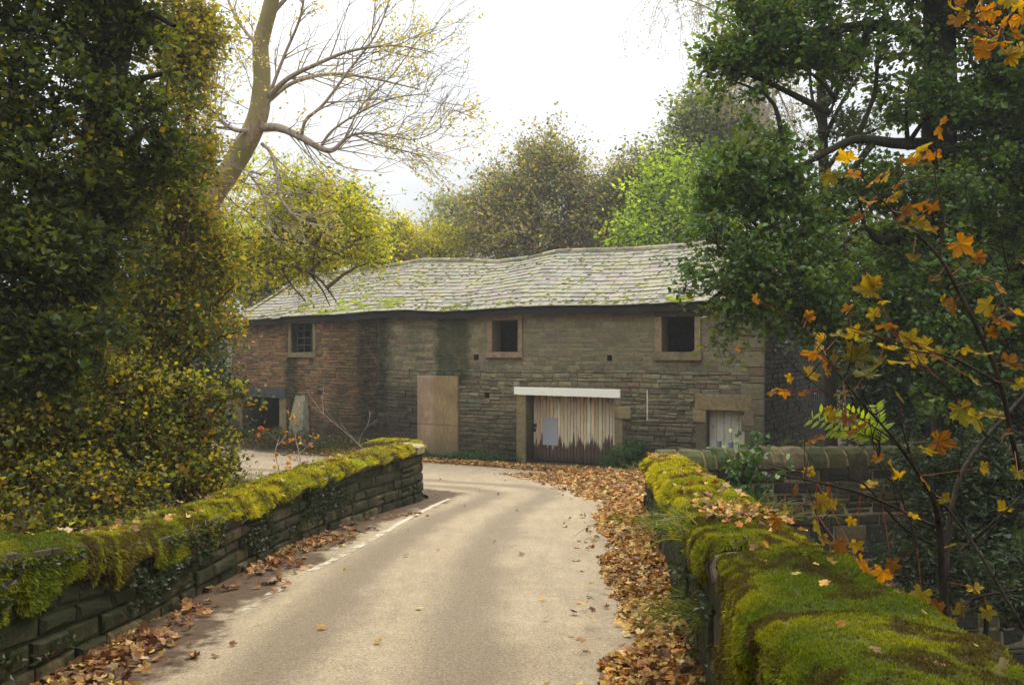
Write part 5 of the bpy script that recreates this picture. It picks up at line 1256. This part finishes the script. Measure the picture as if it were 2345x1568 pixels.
def weed(label, cat, p, rad, h, n, lsize, palette, name='weed_patch', group=None, leafm=None, stems=40, width=.5):
    acc = Acc(); w_ = Acc(); root = thing(name, label, cat, p, group); p = np.asarray(p, float)
    B = p+np.c_[RG.normal(0, .5, (stems, 2))*np.array(rad[:2]), np.zeros(stems)]; B[:, 2] = np.where(np.abs(B[:, 2]-RZ(B[:, 0], B[:, 1])) < .8, RZ(B[:, 0], B[:, 1]), B[:, 2])
    T = B+np.c_[RG.normal(0, .12, (stems, 2))*h, RG.uniform(.5, 1, stems)*h*np.exp(-((B[:, 0]-p[0])/rad[0])**2*.8)]
    cones(w_, B, T, .008, .003)
    k = RG.integers(0, stems, n); t = RG.random(n)**.7; P = B[k]+(T[k]-B[k])*t[:, None]+RG.normal(0, .07, (n, 3))*np.array([1, 1, .5])
    leaves(acc, P, lsize, pal(n, palette, .35), .4, width); w_.build('stems', BARK_TWIG, root); acc.build('foliage', leafm or LEAF, root); return root
def bp(px, off, left=False): s = wp(px, None, left); x, y = BW.xy(s, off); return np.array([float(x), float(y), float(RZ(x, y))])
FERN = [(.035, .10, .02, 3), (.05, .13, .025, 2), (.02, .06, .015, 2)]
weed('bushy green nettles at the right side of the plank door', 'weeds', bp(1468, .7), (.62, .5), .85, 2400, .085, FERN, stems=70)
weed('low green weeds at the foot of the plank door right jamb', 'weeds', bp(1408, .45), (.2, .25), .3, 260, .07, FERN, stems=30)
weed('strip of green weeds between the plywood sheet and the plank door', 'weeds', bp(1110, .7), (1.3, .35), .28, 1600, .07, FERN, stems=80)
weed('low green weeds at the foot of the plywood sheet', 'weeds', bp(985, .6), (.6, .3), .22, 700, .06, FERN, stems=40)
weed('dark scrub in front of the dark open doorway', 'weeds', bp(600, .9, True), (1.6, .6), .62, 2600, .09, [(.02, .045, .015, 3), (.035, .06, .02, 2)], stems=80)
weed('mixed scrub below the barred window', 'weeds', bp(710, 1.0, True), (1.4, .6), .75, 2600, .08, [(.04, .06, .02, 3), (.13, .12, .03, 2), (.2, .09, .03, 1)], stems=90)
weed('dull green scrub at the wall foot left of the plywood', 'weeds', bp(840, 1.2), (1.5, .6), .6, 2600, .08, [(.04, .06, .02, 3), (.08, .09, .02, 2), (.2, .12, .04, 1)], stems=90)
weed('dark green scrub at the barn left corner', 'weeds', bp(530, 1.2, True), (1.6, 1), 1.2, 2600, .10, [(.02, .045, .015, 3), (.035, .06, .02, 2)], stems=80)
weed('thicket right of the narrow door, behind the field wall', 'weeds', W(1850, 1075, 17.5), (1.6, .8), 1.0, 2600, .10, G_DK, stems=80)
# snowberry-like plant at the corner of parapet and field wall
P0 = W(1685, 1190, 11.8)
sb = thing('bramble_bush', 'green bush with pale roundish leaves in the corner between right parapet and field wall', 'bush', P0)
w_ = Acc(); lf = Acc(); pts = []
for k in range(34):
    tx, ty = RG.normal(1690, 48), RG.uniform(1020, 1150)
    if RG.random() < .25: tx, ty = RG.uniform(1690, 1760), RG.uniform(985, 1040)
    e = W(tx, ty, 11.5+RG.normal(0, .25)); mid = (P0+e)/2+np.array([0, 0, .12]); q = spline([P0+RG.normal(0, .08, 3), mid, e], 8); tube(w_, q, np.linspace(.008, .003, 8), 4); pts.append(q[2:])
pts = np.concatenate(pts); k = RG.integers(0, len(pts), 620); P = pts[k]+RG.normal(0, .05, (620, 3))
mleaves(lf, P, RG.uniform(.05, .10, 620), pal(620, [(.06, .14, .03, 5), (.04, .09, .02, 3), (.35, .45, .30, 1)], .25), rdir(620), rdir(620, .8), np.c_[np.r_[0, .5*np.cos(np.linspace(-2.8, 2.8, 9))+.45], np.r_[0, .42*np.sin(np.linspace(-2.8, 2.8, 9))]], .4)
w_.build('stems', BARK_TWIG, sb); lf.build('leaves', LEAF_GLOSSY, sb)
# two galvanised posts by the narrow door
for px, lb in ((1646, 'left one of two short grey metal posts before the narrow door'), (1673, 'right one of two short grey metal posts before the narrow door')):
    p = W(px, 1010, 18.5); root = thing('metal_post', lb, 'post', (p[0], p[1], -1.5), 'metal posts before the narrow door')
    ac = Acc(); h_ = p[2]+(.0 if px < 1660 else -.02)-(-1.75)
    tube(ac, [(p[0], p[1], -1.75+h_*t) for t in (0, .5, 1)], [.055]*3, 12); ac.build('post_tube', METAL, root, smooth=True)
    ac = Acc(); tube(ac, [(p[0], p[1], -1.75+h_), (p[0], p[1], -1.75+h_+.012), (p[0], p[1], -1.75+h_+.014)], [.06, .06, .001], 12); ac.build('cap', METAL, root)
# bare saplings and dry stems over the left wall
def sapling(label, base, top, k, leafpal=None, nl=0, ls=.05, name='sapling', r=.012, wob=.15, bark=None):
    root = thing(name, label, 'sapling', base); global tips; tips = []
    ac = Acc(); base, top = np.asarray(base, float), np.asarray(top, float); L = np.linalg.norm(top-base)
    q = spline([base, base+(top-base)*.35+RG.normal(0, wob*L*.2, 3), base+(top-base)*.7+RG.normal(0, wob*L*.2, 3), top], 14); tube(ac, q, np.linspace(r, r*.35, 14), 5)
    for _ in range(k):
        j = RG.integers(4, 14); grow(q[j-1], (top-base)/L+RG.normal(0, .6, 3), L*RG.uniform(.15, .35), r*.5, 1, np.array([0, 0, .3]), .6, 5, 2, ac, r*.25)
    ac.build('stems', bark or BARK_PALE, root)
    if nl and len(tips):
        tp = np.array(tips); kk = RG.integers(0, len(tp), nl); P = tp[kk]+RG.normal(0, .03, (nl, 3)); lf = Acc(); leaves(lf, P, ls, pal(nl, leafpal, .3), .2, .7); lf.build('leaves', LEAF, root)
    return root
RU = [(.45, .18, .04, 2), (.35, .10, .03, 2), (.4, .3, .05, 1)]
sapling('thin sapling with rusty leaves rising behind the left parapet, nearest its nose', topL(11.2, -.6, -.3), W(690, 950, 11.6), 6, RU, 45, .055, r=.010)
sapling('thin sapling with rusty leaves rising behind the left parapet, second from its nose', topL(10.5, -.6, -.3), W(640, 1000, 11), 5, RU, 40, .06, r=.009)
sapling('bare thin arching stem leaning right behind the left parapet', W(845, 1040, 15), W(705, 900, 15), 4, None, 0, r=.010)
sapling('bare forked twigs behind the left parapet left of the rusty saplings', W(550, 1120, 10), W(520, 1010, 10), 6, None, 0, r=.006)
sapling('dry stem standing on the return of the left parapet', W(820, 1030, 16.5), W(850, 940, 16.5), 4, None, 0, r=.008)
weed('loose yellow-green weeds spilling over the left parapet beside the bush', 'weeds', topL(9.3, -.9, -.25), (.8, .7), .55, 1300, .035, [(.2, .2, .05, 2), (.13, .15, .04, 2), (.28, .17, .05, 1)], stems=60)
weed('rusty weeds behind the left parapet near the saplings', 'weeds', topL(12.0, -.9, -.1), (.7, .6), .4, 700, .05, [(.2, .14, .04, 2), (.35, .12, .03, 1), (.1, .12, .03, 2)], stems=40)
weed('small green herb on the near left parapet top', 'weeds', topL(7.4, -.35, 0.0), (.12, .1), .14, 110, .05, LIME, stems=12)
# ivy and herbs on the left parapet face
acc = Acc(); n = 17000; S = RG.uniform(2.0, 13.5, n); v = .2+.78*RG.random(n)**.6; P = PLs.map(S, v*.95, .06+RG.random(n)*.05); k = (fbm(S*1.1, v*2, 0, 41)+.12*(v-.6)-.025*(S-8) > .53); P = P[k]
leaves(acc, P, .032, pal(len(P), [(.02, .035, .012, 4), (.04, .05, .02, 2), (.08, .06, .03, 1)], .3), .3, .8); tag(acc.build('ivy', LEAF_GLOSSY), 'dark ivy creeping over the face of the left parapet', 'ivy', kind='stuff')
acc = Acc(); n = 900; S = RG.uniform(2.5, 9, n); v = RG.random(n); P = PR.map(S, v*.7, .07+RG.random(n)*.05); k = (fbm(S*1.1, v*2, 0, 43) > .56); P = P[k]
leaves(acc, P, .03, pal(len(P), [(.03, .05, .015, 3), (.05, .07, .02, 2)], .3), .3, .8); tag(acc.build('creeping_ivy', LEAF_GLOSSY), 'sparse dark leaves on the road face of the right parapet', 'ivy', kind='stuff')
# pale dead branch leaning on the near right parapet
ac = Acc(); q = spline([pr(1758, 1392, 2.9, 9), pr(1765, 1440, 2.7, 10), pr(1800, 1500, 2.45, 12), pr(1870, 1590, 2.2, 13)], 12); q[:, 0] -= .0
tube(ac, q[:, :3], q[:, 3], 8, rough=.3); tag(ac.build('fallen_branch', BARK_ASH, smooth=True), 'pale broken branch leaning against the near right parapet', 'branch')

# ------------------------------------------------------------------ sycamore sapling in front (right)
SYP = [(.50, .24, .015, 4), (.58, .33, .02, 4), (.36, .12, .015, 3), (.40, .36, .03, 3), (.22, .24, .04, 2), (.28, .14, .04, 2)]
BASE = W(2165, 1470, 3.6)
sy = thing('sycamore_sapling', 'slender sapling with ragged orange and yellow lobed leaves beyond the right parapet', 'sapling', BASE)
ac = Acc(); lf = Acc()
ST = [
 [(2165, 1470, 3.6, 15), (2158, 1330, 3.6, 14), (2150, 1210, 3.6, 12), (2130, 1130, 3.5, 8), (2050, 1010, 3.4, 5), (1980, 930, 3.3, 3.5), (1930, 870, 3.2, 2.5), (1870, 800, 3.2, 2)],
 [(2165, 1330, 3.6, 10), (2175, 1180, 3.7, 9), (2220, 1050, 3.8, 8), (2350, 900, 3.9, 7)],
 [(2360, 1150, 3.4, 9), (2320, 1020, 3.4, 8.5), (2290, 880, 3.4, 8), (2250, 780, 3.4, 7.5), (2200, 680, 3.4, 7), (2150, 590, 3.4, 5.5), (2080, 520, 3.4, 4), (2010, 450, 3.4, 3), (1960, 390, 3.4, 2)],
 [(2150, 590, 3.4, 4), (2160, 500, 3.4, 3), (2140, 400, 3.4, 2.2), (2150, 310, 3.4, 1.6)],
 [(2050, 1010, 3.4, 3), (1930, 930, 3.3, 2.2), (1830, 850, 3.2, 1.6), (1760, 780, 3.1, 1.2)],
 [(1975, 925, 3.3, 2.5), (1900, 830, 3.3, 2), (1830, 740, 3.3, 1.3), (1800, 720, 3.3, 1)],
 [(2290, 880, 3.4, 5), (2180, 820, 3.3, 4), (2080, 800, 3.2, 3), (1980, 760, 3.2, 2), (1900, 740, 3.2, 1.5)],
 [(2150, 1210, 3.6, 6), (2000, 1140, 3.4, 5), (1900, 1110, 3.3, 4), (1780, 1085, 3.2, 2.5)],
 [(2140, 1250, 3.6, 5), (2060, 1200, 3.5, 4), (1980, 1110, 3.4, 3), (1900, 1080, 3.3, 2)],
 [(2260, 1000, 3.5, 4), (2160, 880, 3.4, 3), (2100, 840, 3.3, 2), (2060, 780, 3.3, 1.5)],
 [(2200, 1260, 3.5, 5), (2290, 1180, 3.4, 4), (2344, 1130, 3.4, 3)], [(2170, 1420, 3.5, 6), (2230, 1370, 3.4, 5), (2330, 1350, 3.3, 3)],
 [(2250, 780, 3.4, 4), (2280, 700, 3.4, 3), (2310, 620, 3.4, 2), (2330, 540, 3.4, 1.5)],
 [(2344, 1440, 3.2, 6), (2250, 1280, 3.3, 5), (2190, 1190, 3.4, 4), (2100, 1080, 3.4, 3), (2060, 960, 3.4, 2)],
 [(2100, 1250, 3.5, 4), (2060, 1130, 3.5, 3), (2010, 1060, 3.4, 2.2), (1990, 960, 3.4, 1.5)],
 [(1900, 1240, 3.6, 2.2), (1870, 1180, 3.5, 2), (1840, 1100, 3.4, 1.6), (1780, 1060, 3.3, 1.2)],
]
sk = []
for s in ST:
    q = spline([pr(*k) for k in s], len(s)*4); tube(ac, q[:, :3], np.maximum(q[:, 3]*.68, .0018), 7); sk.append(q[:, :3])
    tips = []
    for j in range(4, len(q), 3): grow(q[j, :3], RG.normal(0, 1, 3)*.8+np.array([-.3, 0, .5]), RG.uniform(.08, .25), .0028, 0, np.array([0, 0, .3]), .6, 5, 2, ac, .0015)
ac.build('stems', m_bark('sapling_bark', (.025, .018, .013), (.075, .055, .04)), sy, smooth=True)
# named leaf positions read off the photograph (x, y, size px, kind)
LV = [(1940, 362, 60, 1), (1955, 400, 42, 0), (1900, 405, 50, 4), (2150, 290, 62, 0), (2100, 345, 66, 3), (2095, 370, 70, 2), (2135, 355, 50, 2), (2030, 400, 45, 1), (2000, 415, 55, 0), (2060, 420, 45, 2), (1985, 465, 45, 0), (2040, 450, 60, 3),
 (2070, 490, 60, 2), (2110, 470, 50, 2), (2130, 480, 50, 2), (2100, 510, 50, 3), (2075, 520, 55, 4), (2130, 520, 50, 4), (2200, 560, 70, 0), (2225, 590, 60, 2), (2240, 590, 40, 2), (1970, 500, 45, 2), (1995, 460, 40, 0), (1990, 665, 75, 3), (2000, 650, 50, 3),
 (2250, 640, 40, 2), (2290, 660, 40, 0), (2180, 700, 55, 2), (2160, 690, 40, 3), (2260, 700, 60, 3), (2290, 735, 70, 2), (2330, 720, 60, 1), (2300, 720, 50, 2), (1940, 710, 36, 0), (1730, 685, 34, 0), (1690, 797, 24, 0), (1850, 725, 36, 0),
 (1880, 790, 70, 1), (1860, 810, 60, 2), (1920, 770, 50, 3), (1960, 760, 55, 3), (1990, 770, 60, 4), (1890, 840, 60, 0), (1850, 860, 55, 1), (1910, 830, 70, 4), (1960, 820, 80, 4), (2010, 840, 80, 4), (2040, 800, 70, 3), (2080, 780, 60, 3), (2060, 830, 60, 3), (1980, 860, 70, 4),
 (2100, 820, 60, 3), (2030, 750, 60, 2), (2120, 790, 50, 3), (2150, 810, 50, 3), (2200, 800, 50, 3), (2250, 810, 45, 3), (2310, 830, 60, 2), (2000, 720, 40, 3), (2270, 760, 40, 2), (1810, 865, 30, 1), (1795, 895, 36, 0), (1770, 895, 34, 0), (1840, 900, 30, 0),
 (1860, 1000, 55, 2), (1960, 985, 80, 5), (1940, 960, 50, 5), (1910, 955, 40, 3), (2200, 940, 75, 4), (2230, 960, 70, 3), (2280, 950, 60, 3), (2300, 990, 40, 2), (2150, 1010, 70, 2), (2120, 1030, 50, 3), (2060, 910, 40, 3),
 (2040, 1070, 50, 1), (2060, 1090, 40, 1), (2010, 1050, 36, 0), (1990, 1110, 50, 1), (2120, 1105, 40, 1), (2250, 1070, 40, 1), (2160, 1140, 40, 3), (1900, 1120, 45, 2), (1880, 1150, 60, 3), (1910, 1150, 36, 1), (1800, 1170, 50, 3), (1780, 1190, 50, 2), (1880, 1230, 45, 1), (1920, 1245, 50, 2), (1960, 1245, 40, 1),
 (1950, 1190, 30, 1), (1870, 1205, 44, 3), (1970, 1290, 60, 0), (2020, 1310, 60, 0), (2040, 1290, 44, 2), (2150, 1400, 70, 2), (2170, 1430, 60, 2), (2130, 1410, 60, 2), (2230, 1345, 44, 1), (2110, 1360, 60, 3), (2200, 1390, 50, 4), (2260, 1400, 44, 3), (2300, 1160, 44, 3), (2330, 1080, 50, 3),
 (2230, 870, 44, 3), (2330, 880, 40, 3), (2090, 590, 40, 3), (2140, 640, 36, 2), (2020, 690, 36, 3), (1930, 900, 50, 4), (1900, 940, 36, 3), (2340, 600, 40, 2), (2180, 1250, 34, 3), (2090, 1180, 36, 1), (1850, 1080, 36, 1), (1820, 1120, 34, 2)]
CK = {0: (.50, .25, .012), 1: (.54, .40, .014), 2: (.27, .13, .015), 3: (.33, .28, .02), 4: (.16, .175, .035), 5: (.20, .10, .05)}
alls = np.concatenate(sk); P = []; Sz = []; C = []; PT = []
for (x, y, s, k) in LV:
    d = 3.35+RG.normal(0, .12); p = W(x, y, d); P.append(p); Sz.append(s*.92*d/F); C.append(np.array(CK[k])*RG.uniform(.8, 1.15))
    j = np.argmin(np.linalg.norm(alls-p, axis=1)); PT.append(alls[j])
P, Sz, C, PT = map(np.array, (P, Sz, C, PT)); a = P-PT; a /= np.linalg.norm(a, axis=1)[:, None]+1e-6
n = len(P); mleaves(lf, P, Sz, C, a+RG.normal(0, .35, (n, 3))+np.array([0, 0, -.3]), rdir(n)*1.0+np.array([0, -.6, .45]), ML_HI, .9, .3, (.14, .05, .01))
tw = Acc(); cones(tw, PT, P, .0022, .0013); tw.build('leaf_stalks', m_simple('red_stalk', (.22, .06, .03)), sy)
lf.build('leaves', SYC, sy)
# orange spray hanging into the top right corner
sp = thing('maple_bough', 'bough of orange lobed leaves hanging into the top right corner', 'branch', W(2400, -80, 3.6)); ac = Acc(); lf = Acc()
tk = spline([pr(2420, -160, 3.7, 8), pr(2380, -40, 3.6, 6), pr(2310, 40, 3.6, 4), pr(2260, 130, 3.5, 2)], 14); tube(ac, tk[:, :3], tk[:, 3], 6)
X_ = [(2200, 10), (2240, 5), (2270, 30), (2210, 35), (2190, 45), (2300, 10), (2330, 15), (2290, 60), (2320, 50), (2260, 95), (2230, 100), (2250, 115), (2290, 100), (2320, 80), (2240, 70), (2310, 130), (2270, 70), (2335, 110), (2340, 40), (2225, 60), (2180, 20), (2310, 0), (2250, 30)]
P = np.array([W(x, y, 3.55+RG.normal(0, .1)) for x, y in X_]); n = len(P); PT = tk[RG.integers(4, 14, n), :3]
cones(ac, PT, P, .003, .0015); mleaves(lf, P, RG.uniform(26, 52, n)*3.55/F, np.array([CK[k] for k in RG.choice([0, 0, 1, 2, 3], n)]), rdir(n, -.5), rdir(n)*.8+np.array([0, -.7, .4]), ML_HI, .7, .2)
ac.build('stems', BARK_TWIG, sp); lf.build('leaves', SYC, sp)
# bright fern-like ash seedling
fs = thing('ash_seedling', 'bright lime-green feathery seedling in front of the dark gable end', 'sapling', W(2010, 1060, 3.9)); ac = Acc(); lf = Acc()
for (p0, p1) in (((2010, 1010), (1860, 960)), ((2005, 1000), (1880, 945)), ((2010, 990), (2005, 930)), ((2010, 990), (1930, 940)), ((2015, 1000), (2028, 975)), ((2000, 1010), (1905, 985))):
    q = spline([W(2010, 1060, 3.9), W(*p0, 3.85), W((p0[0]+p1[0])/2, (p0[1]+p1[1])/2-8, 3.8), W(*p1, 3.75)], 14); tube(ac, q, np.linspace(.004, .001, 14), 4)
    for j in range(5, 14):
        d_ = q[j]-q[j-1]; d_ /= np.linalg.norm(d_)
        for sg in (-1, 1):
            sv = np.cross(d_, [0, .9, .3])*sg; A = sv*.9+d_*.5; A /= np.linalg.norm(A)
            mleaves(lf, np.array([q[j]+A*.022]), [.055], pal(1, [(.30, .36, .03, 1), (.22, .32, .03, 1)], .15), A[None], np.array([[0, -.6, .8]])+RG.normal(0, .15, (1, 3)), np.c_[[-.45, -.2, .1, .5, .1, -.2], [0, .14, .15, 0, -.15, -.14]], .2)
ac.build('stems', BARK_TWIG, fs); lf.build('leaves', LEAF, fs)

# laurel-like shrub over the right bank, and ground cover on both banks
make_tree('laurel_bush', 'dark shrub on the right bank hiding the right half of the field wall', 'bush',
    [W(2250, 1600, 9.5), W(2260, 1350, 9.5), W(2250, 1200, 9.5)], [.03, .025, .012], [],
    [cl(2130, 1090, 10.5, 80, 60), cl(2250, 1080, 10, 100, 80), cl(2340, 1180, 9.5, 90, 90), cl(2180, 1200, 10, 90, 70), cl(2260, 1300, 9, 110, 80), cl(2100, 1290, 10, 60, 50), cl(2400, 1350, 8, 100, 90)],
    420, 56, .06, [(.025, .042, .010, 4), (.04, .06, .014, 3), (.07, .085, .02, 1)], BARK, LEAF_GLOSSY, cr=.22, jit=.4, hollow=.2)
n = 52000; x = np.r_[-3.1-RG.random(n//2)*11, 2.0+RG.random(n//2)*11]; y = RG.uniform(1, 24, n)
k = ~((x > 2) & (y > 12.6) & (y < 14)) & ~((x < 0) & (y > 15.6) & (x > -9)) & ~((x > 0) & (y > 17)) & ~((x > 0) & (x < PR.xy(np.interp(y, PR.P[:, 1], PR.S))[0]+.55)); x, y = x[k], y[k]
z = terrain(x, y)+RG.random(len(x))**2*.28; acc = Acc()
leaves(acc, np.c_[x, y, z], .085, pal(len(x), [(.03, .05, .012, 4), (.05, .07, .015, 3), (.16, .09, .03, 2), (.09, .09, .02, 1)], .35), .5, .6)
tag(acc.build('ground_cover', LEAF), 'low ivy and dead leaves covering the shaded banks outside both parapets', 'ground cover', kind='stuff')

# thin haze volume added to pale the far trees
X0, X1, Y0, Y1, Z0, Z1 = -510, 510, -70, 910, float(Z.min())-1.5, 40.
zt_ = float(Z.min())
acc = Acc(); box(acc, (X0, Y0, zt_-1), (X1-X0, 0, 0), (0, Y1-Y0, 0), (0, 0, 60-zt_))
hm = bpy.data.materials.new('haze'); hm.use_nodes = True; t_ = hm.node_tree; t_.nodes.clear(); o_ = t_.nodes.new('ShaderNodeOutputMaterial'); v_ = t_.nodes.new('ShaderNodeVolumePrincipled')
v_.inputs['Density'].default_value = .0014; v_.inputs['Color'].default_value = (.96, .97, 1, 1); t_.links.new(v_.outputs[0], o_.inputs['Volume'])
tag(acc.build('haze', hm), kind='stuff')
